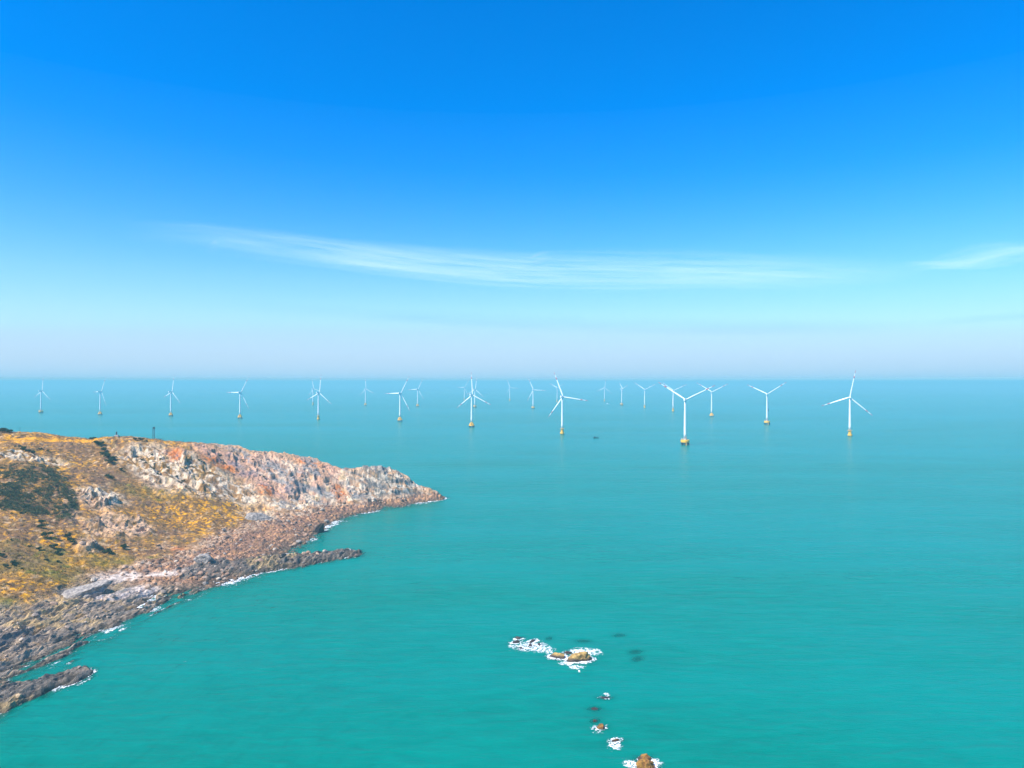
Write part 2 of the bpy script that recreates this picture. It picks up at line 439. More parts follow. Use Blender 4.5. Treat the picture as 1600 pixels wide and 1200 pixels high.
t = NT('headland_ground')
ca = t.new('ShaderNodeVertexColor', layer_name='Col')
n1 = t.noise(t.pos((1, 1, 1)), 1.3, 6, 0.65); n2 = t.noise(t.pos((1, 1, 2.2)), 0.45, 5, 0.6)
c = t.mix(1.0, ca.outputs[0], t.ramp(n1, [(0.28, (0.55, 0.55, 0.55)), (0.5, (1, 1, 1)), (0.72, (1.35, 1.32, 1.28))]), 'MULTIPLY')
c = t.mix(t.rng(n2, 0.5, 0.72, 0, 0.35), c, (0.16, 0.11, 0.085))
t.lk(c, t.b.inputs['Base Color']); t.b.inputs['Roughness'].default_value = 0.9
t.b.inputs['Specular IOR Level'].default_value = 0.2
t.bump(t.math('ADD', n1, t.math('MULTIPLY', n2, 0.8)), 0.9, 0.7)
M['ground'] = t.m
me = np_mesh('headland', np.column_stack([X, Y, Z]), Fq, M['ground'], smooth=False)
attr_color(me, 'Col', C)
headland = link(bpy.data.objects.new('headland', me)); tag(headland, kind='structure')
headland['label'] = 'rocky headland with dry golden grass, pale cliffs and a grey rock shelf'

Zg = Z.reshape(ny, nx); Cg = C.reshape(ny, nx, 3)
def at(x, y):                          # surface height and colour under a point
    x = np.atleast_1d(np.asarray(x, float)); y = np.atleast_1d(np.asarray(y, float))
    i = np.clip(np.searchsorted(xs, x) - 1, 0, nx-2); j = np.clip(np.searchsorted(ys, y) - 1, 0, ny-2)
    a = np.clip((x - xs[i])/(xs[i+1]-xs[i]), 0, 1); b = np.clip((y - ys[j])/(ys[j+1]-ys[j]), 0, 1)
    z = (Zg[j, i]*(1-a) + Zg[j, i+1]*a)*(1-b) + (Zg[j+1, i]*(1-a) + Zg[j+1, i+1]*a)*b
    return z, Cg[j, i]
def ground_z(x, y): return float(at(x, y)[0][0])
def mask_at(m, x, y):
    m = m.reshape(ny, nx)
    return m[np.clip(np.searchsorted(ys, y) - 1, 0, ny-1), np.clip(np.searchsorted(xs, x) - 1, 0, nx-1)]

# ------------------------------------------------------------------ rocks in the sea
def rock_mat(name, dark, mid, top, z0, z1, scale):
    t = NT(name); g = t.new('ShaderNodeNewGeometry')
    sx = t.new('ShaderNodeSeparateXYZ'); t.lk(g.outputs['Position'], sx.inputs[0])
    n = t.noise(t.pos((1, 1, 1)), scale, 6, 0.65); n2 = t.noise(t.pos((1, 1, 1)), scale*0.3, 3)
    zz = t.math('ADD', sx.outputs['Z'], t.math('MULTIPLY', t.math('SUBTRACT', n2, 0.5), 2.5))
    h = t.rng(zz, z0, z1, 0, 1)
    tp = t.mix(t.rng(n, 0.42, 0.60, 0, 1), mid, top)
    c = t.mix(h, dark, tp)
    t.lk(c, t.b.inputs['Base Color']); t.lk(t.rng(h, 0, 1, 0.45, 0.9), t.b.inputs['Roughness'])
    t.b.inputs['Specular IOR Level'].default_value = 0.3
    t.bump(n, 1.0, 0.5); return t.m
M['sea_rock'] = rock_mat('sea_rock', (0.045, 0.03, 0.022), (0.24, 0.14, 0.05), (0.46, 0.31, 0.10), 0.8, 1.9, 0.9)
M['brown_rock'] = rock_mat('brown_rock', (0.05, 0.03, 0.02), (0.17, 0.075, 0.02), (0.34, 0.17, 0.03), 0.3, 1.2, 1.2)
M['dark_rock'] = rock_mat('dark_rock', (0.04, 0.03, 0.025), (0.07, 0.045, 0.035), (0.12, 0.07, 0.05), 0.5, 2.5, 0.9)
M['shore_rock'] = rock_mat('shore_rock', (0.06, 0.05, 0.045), (0.16, 0.14, 0.13), (0.36, 0.31, 0.26), 0.0, 2.5, 0.5)
M['reef_rock'] = rock_mat('reef_rock', (0.012, 0.018, 0.02), (0.02, 0.02, 0.02), (0.03, 0.025, 0.02), 2, 3, 0.7)

def rock_data(name, seed, size, mat, sub=4, skirt=0.0, rough=0.16, planes=16):
    """faceted weathered rock; base at z = -skirt, spreading below"""
    rnd = random.Random(seed); bm = bmesh.new(); bmesh.ops.create_icosphere(bm, subdivisions=sub, radius=1)
    pl = []
    for _ in range(planes):
        v = Vector((rnd.gauss(0, 1), rnd.gauss(0, 1), rnd.gauss(0, 0.8))).normalized(); pl.append((v, rnd.uniform(0.62, 0.95)))
    off = Vector((seed*3.17, seed*1.9, seed*0.7))
    for v in bm.verts:
        d = v.co.normalized(); r = 1.15
        for nrm, p in pl:
            c = d.dot(nrm)
            if c > 0.05: r = min(r, p / c)
        r *= 1 + rough*(mnoise.fractal(d*2.2 + off, 0.9, 2.1, 4)) + 0.06*mnoise.noise(d*9 + off)
        co = d*r
        x, y, z = co.x*size[0], co.y*size[1], co.z*size[2]
        if z < 0 and skirt > 0:
            k = min(1.0, -co.z); z = -skirt*k*1.1; x *= 1 + 0.5*k; y *= 1 + 0.5*k
        v.co = (x, y, z)
    me = bpy.data.meshes.new(name); bm.to_mesh(me); bm.free(); me.materials.append(mat)
    me.update(); return me

def rock(name, px, py, size, rz, seed, mat, label, cat='rock', group=None, z=0.0, skirt=5.0, sub=4, planes=16):
    o = link(bpy.data.objects.new(name, rock_data(name, seed, size, mat, sub, skirt, planes=planes)))
    p = PZ(px, py); o.location = (p[0], p[1], z); o.rotation_euler = (0, 0, R(rz))
    tag(o, label, cat, group); return o

ROCKS = []      # (x, y, radius) for surf and clear water
def sea_rock(px, py, size, rz, seed, mat, label, group=None, z=0.0, **k):
    o = rock('sea_rock', px, py, size, rz, seed, M[mat], label, group=group, z=z, **k)
    ROCKS.append((o.location.x, o.location.y, size[0], size[1], R(rz), z)); return o
sea_rock(905, 1031, (6.4, 4.2, 3.2), 12, 3, 'sea_rock', 'largest ochre-topped rock with a dark waterline ringed by surf')
sea_rock(872, 1027, (4.4, 2.9, 1.9), -14, 11, 'sea_rock', 'smaller oval ochre-topped rock beside the largest one in the surf')
sea_rock(888, 1021, (1.9, 1.4, 1.1), 10, 14, 'dark_rock', 'small dark rock wedged behind the two ochre-topped rocks')
G1 = 'small dark rocks in the white surf patch'
for i, (px, py, a, b, h) in enumerate([(811, 998, 1.8, 1.3, 1.1), (805, 1004, 2.0, 1.2, 0.9), (832, 1002.5, 2.1, 1.2, 1.1),
                                       (829, 1009, 1.5, 1.1, 1.0), (843, 1008, 1.3, 0.9, 0.8), (814, 1013, 1.6, 1.0, 0.5)]):
    sea_rock(px, py, (a, b, h), 25*i, 20+i, 'dark_rock', 'low blackish rock in the white surf patch beside the ochre-topped rocks', G1)
sea_rock(1010, 1199, (4.3, 3.2, 2.6), 40, 33, 'brown_rock', 'brown and gold weedy rock with surf on its seaward side, end of the rock chain')
sea_rock(1007, 1188, (2.6, 1.8, 1.7), 10, 35, 'brown_rock', 'low brown rock touching the back of the brown and gold weedy rock')
sea_rock(939, 1138, (1.7, 1.3, 1.2), 30, 37, 'brown_rock', 'small tan-topped rock with a swirl of foam along the rock chain')
sea_rock(930, 1127, (1.1, 0.8, 0.6), 60, 38, 'brown_rock', 'tiny brown rock just behind the tan-topped rock with swirling foam')
sea_rock(962, 1158, (1.5, 1.0, 0.7), 10, 39, 'brown_rock', 'small rock awash in a burst of white foam near the weedy rock')
sea_rock(945, 1091, (1.9, 1.1, 0.25), 0, 41, 'dark_rock', 'dark rock barely awash with one curl of foam')
sea_rock(929, 1108, (1.6, 1.2, 0.12), 0, 43, 'brown_rock', 'reddish rock lying just under the water in the rock chain')
G2 = 'submerged reefs near the rocks'
for i, (px, py, a, b, lab) in enumerate([(912, 1002, 3.5, 2.0, 'dark submerged reef just behind the largest ochre-topped rock'),
        (968, 993, 3.2, 2.2, 'faint submerged reef farthest out behind the ochre-topped rocks'),
        (993, 1019, 3.6, 2.6, 'one of two dark submerged reefs side by side, apart from the rock chain'),
        (996, 1030, 3.6, 2.2, 'one of two dark submerged reefs side by side, apart from the rock chain'),
        (858, 998, 2.5, 1.5, 'small submerged reef behind the white surf patch')]):
    o = rock('submerged_reef', px, py, (a, b, 0.7), 20*i, 50+i, M['reef_rock'], lab, 'reef', G2, z=-1.3, skirt=4, sub=3)
    ROCKS.append((o.location.x, o.location.y, a, b, R(20*i), -1.3))

# ------------------------------------------------------------------ sea
sx_ = np.concatenate([-np.geomspace(262, 38000, 70)[::-1], spaced(-260, 80, -260, 75, 1.6, 3), np.geomspace(84, 38000, 80)])
sy_ = np.concatenate([-np.geomspace(2, 38000, 40)[::-1], spaced(0, 228, 0, 1, 6, 6)[:-1], spaced(230, 800, 230, 800, 1.6, 3), np.geomspace(806, 38000, 90)])
sx_ = np.unique(np.round(sx_, 3)); sy_ = np.unique(np.round(sy_, 3))
SX, SY = np.meshgrid(sx_, sy_); SX = SX.ravel(); SY = SY.ravel()
inside = (SX > xs[0]) & (SX < xs[-1]) & (SY > ys[0]) & (SY < ys[-1])
dep = np.full(len(SX), 12.0)
zz, _ = at(np.where(inside, SX, -40.0), np.where(inside, SY, 200.0)); dep[inside] = -zz[inside]
clear = np.where(dep < 0, 1.0, np.exp(-np.clip(dep, 0, 20)/1.3))
def rock_dist(x, y, r):
    c, s = math.cos(r[4]), math.sin(r[4]); dx, dy = x - r[0], y - r[1]
    u, v = (c*dx + s*dy), (-s*dx + c*dy)
    e = np.hypot(u/r[2], v/r[3]); return (e - 0.9) * math.sqrt(r[2]*r[3])
for r in ROCKS:
    d = rock_dist(SX, SY, r)
    if r[5] > -0.5: clear = np.maximum(clear, 0.7*np.exp(-np.clip(d, 0, 50)/1.2))
    else:
        c_, s_ = math.cos(r[4]), math.sin(r[4]); ux, uy = SX - r[0], SY - r[1]
        e2 = ((c_*ux + s_*uy)/r[2])**2 + ((-s_*ux + c_*uy)/r[3])**2
        clear = np.maximum(clear, 0.62*np.exp(-0.9*e2))
sid = np.arange(len(SX)).reshape(len(sy_), len(sx_))
Fs = np.column_stack([sid[:-1, :-1].ravel(), sid[:-1, 1:].ravel(), sid[1:, 1:].ravel(), sid[1:, :-1].ravel()])

t = NT('sea_water'); b = t.b
crest = R(-14)
p1 = t.pos((0.055, 0.22, 0.1), crest); p2 = t.pos((0.20, 0.75, 0.2), crest); p3 = t.pos((0.012, 0.04, 0.02), crest + 0.15)
w1 = t.noise(p1, 1.0, 4, 0.6, 0.6); w2 = t.noise(p2, 1.0, 3, 0.6, 0.4); w3 = t.noise(p3, 1.0, 3)
big = t.noise(t.pos((0.0006, 0.0022, 0.001), 0.05), 1.0, 3, 0.5, 0.5)
pat = t.noise(t.pos((0.004, 0.012, 0.004), -0.2), 1.0, 4, 0.55, 0.3)
col = t.mix(t.rng(w1, 0.3, 0.7, 0, 1), (0.0, 0.112, 0.076), (0.0, 0.178, 0.124))  # light and dark of the ripples painted into the water colour
col = t.mix(t.rng(w2, 0.35, 0.65, 0, 0.5), col, (0.0, 0.124, 0.082))
col = t.mix(t.rng(pat, 0.35, 0.68, 0, 0.55), col, (0.0, 0.190, 0.160))
col = t.mix(t.rng(big, 0.4, 0.62, 0, 0.4), col, (0.0, 0.20, 0.21))
t.lk(col, b.inputs['Base Color'])
b.inputs['Roughness'].default_value = 0.22; b.inputs['IOR'].default_value = 1.33
b.inputs['Specular IOR Level'].default_value = 0.05
hgt = t.math('ADD', t.math('MULTIPLY', w1, 0.55), t.math('ADD', t.math('MULTIPLY', w2, 0.18), t.math('MULTIPLY', w3, 1.0)))
t.bump(hgt, 0.9, 1.4)
at_c = t.new('ShaderNodeAttribute', attribute_name='clear')
tr = t.new('ShaderNodeBsdfTransparent'); tr.inputs[0].default_value = (0.62, 0.93, 0.90, 1)
mx = t.new('ShaderNodeMixShader')
t.lk(t.math('MULTIPLY', at_c.outputs['Fac'], 0.9), mx.inputs[0]); t.lk(b.outputs[0], mx.inputs[1]); t.lk(tr.outputs[0], mx.inputs[2])
t.lk(mx.outputs[0], t.out.inputs['Surface'])
M['sea'] = t.m
me = np_mesh('sea', np.column_stack([SX, SY, np.zeros(len(SX))]), Fs, M['sea'], smooth=True)
attr_float(me, 'clear', clear)
sea = link(bpy.data.objects.new('sea', me)); tag(sea, kind='structure')

# ------------------------------------------------------------------ surf foam
t = NT('surf_foam'); af = t.new('ShaderNodeAttribute', attribute_name='foam')
fn = t.noise(t.pos((1, 1, 1)), 0.6, 6, 0.7, 1.2); fn2 = t.noise(t.pos((1, 1, 1)), 1.6, 4, 0.65, 1.0)
fv = t.math('ADD', t.math('MULTIPLY', t.math('SUBTRACT', fn, 0.5), 3.4), t.math('MULTIPLY', t.math('SUBTRACT', fn2, 0.5), 1.6))
al = t.rng(t.math('ADD', af.outputs['Fac'], fv), 0.52, 0.95, 0, 0.92)
t.b.inputs['Base Color'].default_value = (0.86, 0.89, 0.90, 1); t.b.inputs['Roughness'].default_value = 0.8
t.lk(al, t.b.inputs['Alpha']); t.bump(fn, 0.6, 0.4)
M['foam'] = t.m
def foam_sheet(name, x0, x1, y0, y1, st, fn_int, label, lift=0.06):
    gx = np.arange(x0, x1, st); gy = np.arange(y0, y1, st)
    A_, B_ = np.meshgrid(gx, gy); A_ = A_.ravel(); B_ = B_.ravel()
    I = fn_int(A_, B_)
    ii = np.arange(len(A_)).reshape(len(gy), len(gx))
    q = np.column_stack([ii[:-1, :-1].ravel(), ii[:-1, 1:].ravel(), ii[1:, 1:].ravel(), ii[1:, :-1].ravel()])
    q = q[I[q].max(1) > 0.02]
    used = np.unique(q); remap = np.full(len(A_), -1); remap[used] = np.arange(len(used))
    h = lift + 0.25*np.clip(I, 0, 1)*np.clip(fbm(A_/1.1, B_/1.1, 3, 201) + 0.3, 0, 1)
    me = np_mesh(name, np.column_stack([A_, B_, h])[used], remap[q], M['foam'])
    attr_float(me, 'foam', I[used])
    o = link(bpy.data.objects.new(name, me)); tag(o, label, 'foam', kind='stuff'); return o
def islet_int(x, y):
    I = np.zeros_like(x)
    amt = [0.95, 0.85, 0.6, 0.9, 0.9, 0.95, 0.9, 0.85, 0.7, 0.9, 0.55, 0.55, 0.4, 0.75, 0.45, 0.0] + [0]*10
    wid = [3.4, 3.2, 2.5, 2.6, 2.8, 3.0, 2.6, 2.8, 2.6, 3.4, 1.4, 2.2, 1.0, 2.4, 1.1, 0.5] + [1]*10
    for r, a, w_ in zip(ROCKS, amt, wid):
        if a <= 0: continue
        d = rock_dist(x, y, r) + 1.1*fbm(x/4 + r[0], y/4, 3, 211)
        I = np.maximum(I, a*(1 - sst(0.0, w_, d)))
    for (px, py, rx, ry, a) in [(830, 1011, 9.5, 3.2, 0.75), (852, 1016, 5, 2.4, 0.7), (912, 1019, 9.0, 2.4, 0.85), (886, 1037, 4.0, 1.3, 0.8),
                                (900, 1043, 4, 1.2, 0.8), (960, 1165, 2.6, 1.8, 0.8), (905, 1049, 0.6, 0.6, 0.9), (947, 1086, 1.6, 1.0, 0.7), (932, 1140, 2.4, 1.6, 0.6),
                                (985, 1194, 2.8, 1.4, 0.8), (801, 1010, 3.5, 1.5, 0.6)]:
        c = PZ(px, py); dx, dy = x - c[0], y - c[1]
        I = np.maximum(I, a*(1 - sst(0.5, 1.25, np.hypot(dx/rx, dy/(ry*2.2)) + 0.3*fbm(x/3, y/3, 3, 215))))
    return I
foam_sheet('sea_foam', -2, 62, 218, 345, 0.45, islet_int, 'white surf breaking round the chain of rocks in open water')
def coast_int(x, y):
    z, _ = at(x, y)
    spot = sst(0.05, 0.42, fbm(x/17 + 3.3, y/17, 3, 221) + 0.04)
    near = sst(-2.6, -0.2, z + 0.9*fbm(x/5, y/5, 3, 223)) * (1 - sst(0.25, 0.6, z))
    I = 0.62*near*spot + 0.30*near*sst(-0.9, -0.1, z)
    for (px, py, rx, ry, a) in [(182, 984, 6, 4, 0.8), (165, 995, 5, 3, 0.7), (100, 1058, 6, 3, 0.85), (95, 1038, 5, 2, 0.7), (240, 953, 6, 3, 0.7), (541, 864, 5, 3, 0.95),
                                (548, 868, 4, 2, 0.9), (470, 847, 8, 3, 0.6), (490, 843, 5, 3, 0.6), (510, 828, 5, 2, 0.7), (365, 910, 4, 2, 0.6), (465, 880, 6, 1.5, 0.8), (690, 781, 5, 2, 0.6),
                                (150, 1010, 4, 2, 0.6)]:
        c = PZ(px, py); dx, dy = x - c[0], y - c[1]
        I = np.maximum(I, a*(1 - sst(0.4, 1.2, np.hypot(dx/rx, dy/(ry*2.2)) + 0.35*fbm(x/3, y/3, 3, 225)))*(z < 0.5)*sst(-2.4, -0.6, z))
    return I
foam_sheet('sea_foam', -262, -52, 255, 775, 0.6, coast_int, 'thin white surf along the foot of the rocky headland')

# ------------------------------------------------------------------ big rocks and boulders on the shore
def shore_block(px, py, size, rot, seed, mat, label, sink=0.3, dz=None, name='boulder', planes=10):
    me = rock_data(name, seed, size, M[mat], 4, 0, 0.10, planes)
    o = link(bpy.data.objects.new(name, me)); p = W(px, py)
    o.location = (p[0], p[1], ground_z(*p) + size[2]*sink); o.rotation_euler = tuple(R(a) for a in rot)
    tag(o, label, 'boulder'); return o
shore_block(134, 926, (13.5, 7.0, 5.6), (10, -20, 24), 8, 'shore_rock', 'huge tilted grey slab with a dark overhang above the pale beach')
shore_block(497, 832, (5.2, 4.2, 5.2), (0, 8, 30), 9, 'dark_rock', 'big blackish boulder standing at the water edge below the cliffs', 0.4)
shore_block(405, 812, (15, 6.5, 4.6), (8, 5, 20), 12, 'shore_rock', 'long pale rock slab lying at the foot of the golden slope', 0.15)
shore_block(322, 884, (6.5, 4.8, 3.6), (0, 12, 40), 15, 'shore_rock', 'rounded grey boulder with a dark hollow on the boulder beach', 0.35)

t = NT('boulder_stone'); oi = t.new('ShaderNodeObjectInfo')
n = t.noise(t.pos((1, 1, 1)), 1.1, 5, 0.65)
c = t.ramp(oi.outputs['Random'], [(0.0, (0.13, 0.09, 0.075)), (0.35, (0.27, 0.16, 0.11)), (0.6, (0.40, 0.27, 0.19)), (0.8, (0.22, 0.20, 0.185)), (1.0, (0.52, 0.42, 0.33))])
c = t.mix(1.0, c, t.ramp(n, [(0.3, (0.55, 0.53, 0.5)), (0.7, (1.3, 1.28, 1.2))]), 'MULTIPLY')
t.lk(c, t.b.inputs['Base Color']); t.b.inputs['Roughness'].default_value = 0.9; t.bump(n, 0.8, 0.3)
M['stone'] = t.m
variants = [rock_data('boulder', 300+i, (1, random.Random(i).uniform(0.7, 0.95), random.Random(i+9).uniform(0.5, 0.8)), M['stone'], 2, 0, 0.12, 12) for i in range(8)]
rnd = random.Random(5); placed = 0; tries = 0
while placed < 260 and tries < 20000:
    tries += 1
    px, py = rnd.uniform(0, 640), rnd.uniform(775, 1000)
    p = W(px, py); zg = ground_z(*p)
    mb = mask_at(m_beach, p[0], p[1]); ms = mask_at(m_shelf, p[0], p[1]); mc = mask_at(m_crag, p[0], p[1])
    if zg < 0.2 or rnd.random() > mb*1.0 + ms*0.25 + mc*0.3: continue
    o = bpy.data.objects.new('boulder', variants[rnd.randrange(8)]); s = rnd.choice([0.8, 1.0, 1.1, 1.4, 1.7, 2.3])*rnd.uniform(0.85, 1.15)
    o.location = (p[0], p[1], zg + s*0.18); o.scale = (s, s, s)
    o.rotation_euler = (rnd.uniform(-0.4, 0.4), rnd.uniform(-0.4, 0.4), rnd.uniform(0, 6.28)); link(o, headland); placed += 1

# loose rubble: far too many to count
def scatter(n, wfun, seed, box=(-470, -60, 262, 770)):
    g = np.random.default_rng(seed); x = g.uniform(box[0], box[1], n); y = g.uniform(box[2], box[3], n)
    k = g.random(n) < wfun(x, y); return x[k], y[k], g
ico = bmesh.new(); bmesh.ops.create_icosphere(ico, subdivisions=1, radius=1)
icv = np.array([v.co[:] for v in ico.verts]); ico.verts.ensure_lookup_table(); icf = np.array([[v.index for v in f.verts] for f in ico.faces]); ico.free()
def w_rub(x, y):
    z, _ = at(x, y)
    return (z > 0.1) * (0.55*mask_at(m_beach, x, y)*(1 - 0.8*mask_at(m_sand, x, y)) + 0.14*mask_at(m_shelf, x, y) + 0.14*mask_at(pit, x, y) + 0.05*(z > 5) + 0.1*mask_at(m_sand, x, y))
x, y, g = scatter(52000, w_rub, 7)
z, cc = at(x, y); k = len(x)
s = g.uniform(0.22, 0.75, k) * (1 + (g.random(k) > 0.93)*0.8)
sc = np.column_stack([s, s*g.uniform(0.6, 1, k), s*g.uniform(0.45, 0.85, k)])
V = icv[None]*g.uniform(0.75, 1.2, (k, 12, 1))*sc[:, None]
an = g.uniform(0, 6.28, k); ca_, sa_ = np.cos(an)[:, None], np.sin(an)[:, None]
V = np.stack([V[..., 0]*ca_ - V[..., 1]*sa_ + x[:, None], V[..., 0]*sa_ + V[..., 1]*ca_ + y[:, None], V[..., 2] + (z + s*0.2)[:, None]], -1)
Fr = (icf[None] + (np.arange(k)*12)[:, None, None]).reshape(-1, 3)
t = NT('rubble_stone'); va = t.new('ShaderNodeVertexColor', layer_name='Col'); t.lk(va.outputs[0], t.b.inputs['Base Color']); t.b.inputs['Roughness'].default_value = 0.9
me = np_mesh('rubble', V.reshape(-1, 3), Fr, t.m, smooth=False)
tone = g.choice([0.55, 0.8, 1.0, 1.25, 1.6], k)[:, None]
rc = np.clip(cc*0.7*tone + np.array([[0.07, 0.05, 0.04]])*tone, 0.015, 0.75)
attr_color(me, 'Col', np.repeat(rc, 12, 0))
o = link(bpy.data.objects.new('rubble', me), headland); tag(o, kind='stuff')

# dry grass tufts
def w_gr(x, y):
    z, _ = at(x, y)
    return (z > 6) * (1 - 0.9*mask_at(pit, x, y)) * np.clip(0.35 + 0.6*mask_at(m_gold, x, y) + 0.5*mask_at(m_olive, x, y) + 0.3*mask_at(m_heath, x, y), 0, 1) * (1 - mask_at(m_track, x, y)) * (fbm(x/4, y/4, 2, 333) > -0.25)
x, y, g = scatter(90000, w_gr, 11); z, cc = at(x, y); k = len(x)
h = g.uniform(0.35, 1.0, k); wd = g.uniform(0.25, 0.6, k)
Vs = []; Fs_ = []
for b_ in range(3):
    a = g.uniform(0, 6.28, k); lx, ly = g.normal(0, 0.35, k), g.normal(0, 0.35, k)
    Vs += [np.stack([x - np.cos(a)*wd*0.5, y - np.sin(a)*wd*0.5, z - 0.1], -1), np.stack([x + np.cos(a)*wd*0.5, y + np.sin(a)*wd*0.5, z - 0.1], -1), np.stack([x + lx, y + ly, z + h], -1)]
V = np.stack(Vs, 1).reshape(-1, 3); Fg = np.arange(len(V)).reshape(-1, 3)
t = NT('dry_grass_blade'); va = t.new('ShaderNodeVertexColor', layer_name='Col'); t.lk(va.outputs[0], t.b.inputs['Base Color']); t.b.inputs['Roughness'].default_value = 0.9
t.b.inputs['Specular IOR Level'].default_value = 0.1
me = np_mesh('dry_grass', V, Fg, t.m, smooth=False)
tone = g.uniform(0.7, 1.45, k)[:, None]
attr_color(me, 'Col', np.repeat(np.clip(cc*tone*np.array([[1.05, 1.0, 0.85]]), 0.01, 0.8), 9, 0))
o = link(bpy.data.objects.new('dry_grass', me)); tag(o, 'dry golden grass tufts over the upper slopes of the headland', 'grass', kind='stuff')

# ------------------------------------------------------------------ shrubs
def leaf_mat(name, c0, c1):
    t = NT(name); n = t.noise(t.pos((1, 1, 1)), 1.6, 4, 0.6); oi = t.new('ShaderNodeObjectInfo')
    c = t.mix(t.rng(n, 0.3, 0.7, 0, 1), c0, c1)
    t.lk(c, t.b.inputs['Base Color']); t.b.inputs['Roughness'].default_value = 0.7; t.b.inputs['Specular IOR Level'].default_value = 0.2
    return t.m
M['leaf'] = leaf_mat('shrub_leaf', (0.018, 0.032, 0.016), (0.060, 0.085, 0.026))
M['thicket'] = leaf_mat('thicket_leaf', (0.030, 0.042, 0.024), (0.105, 0.115, 0.040))
M['bark'] = paint('shrub_bark', (0.09, 0.06, 0.04), 0.9)
def leaf_cloud(centres, radii, nleaf, size, seed, flat=0.75):
    g = np.random.default_rng(seed); n = len(centres)
    u = g.normal(0, 1, (n, nleaf, 3)); u /= np.linalg.norm(u, axis=-1, keepdims=True); u[..., 2] = np.abs(u[..., 2]) - 0.15
    rr = g.uniform(0.55, 1.05, (n, nleaf, 1)) * (1 + 0.25*np.sin(u[..., :1]*5 + centres[:, None, :1]*3) * np.cos(u[..., 1:2]*6))
    P_ = centres[:, None] + u*rr*radii[:, None, None]*np.array([1, 1, flat])
    a = g.normal(0, 1, (n, nleaf, 3)); b_ = g.normal(0, 1, (n, nleaf, 3))
    sz = size*g.uniform(0.6, 1.4, (n, nleaf, 1))
    a *= sz/np.linalg.norm(a, axis=-1, keepdims=True); b_ *= sz/np.linalg.norm(b_, axis=-1, keepdims=True)
    V = np.stack([P_ - a, P_ + a*0.2 + b_*0.8, P_ + a - b_*0.1], 2).reshape(-1, 3)
    return V, np.arange(len(V)).reshape(-1, 3)
shr = []
for i in range(6):
    g = np.random.default_rng(60+i)
    cs = np.array([[g.normal(0, 0.45), g.normal(0, 0.42), 0.55 + 0.45*g.random()] for _ in range(6)]); rs = g.uniform(0.45, 0.7, 6)
    V, Fc = leaf_cloud(cs, rs, 170, 0.17, 70+i, 1.0); crown = np_mesh('crown', V, Fc, M['leaf'], smooth=False)
    mb = MB()
    for c_ in cs[:4]: mb.bar((0, 0, -0.3), (c_[0]*0.7, c_[1]*0.7, c_[2]), 0.06, 0.02, 5)
    shr.append((crown, mb.data('trunk', M['bark'])))
def shrub(px, py, s, label, group=None, i=0):
    p = W(px, py); o = empty('shrub', (p[0], p[1], ground_z(*p) - 0.05), i*1.7); o.scale = (s*0.8, s*0.8, s*0.8)
    crown = bpy.data.objects.new('crown', shr[i % 6][0]); link(crown, o)
    tr = bpy.data.objects.new('trunk', shr[i % 6][1]); link(tr, o); tag(o, label, 'shrub', group); return o
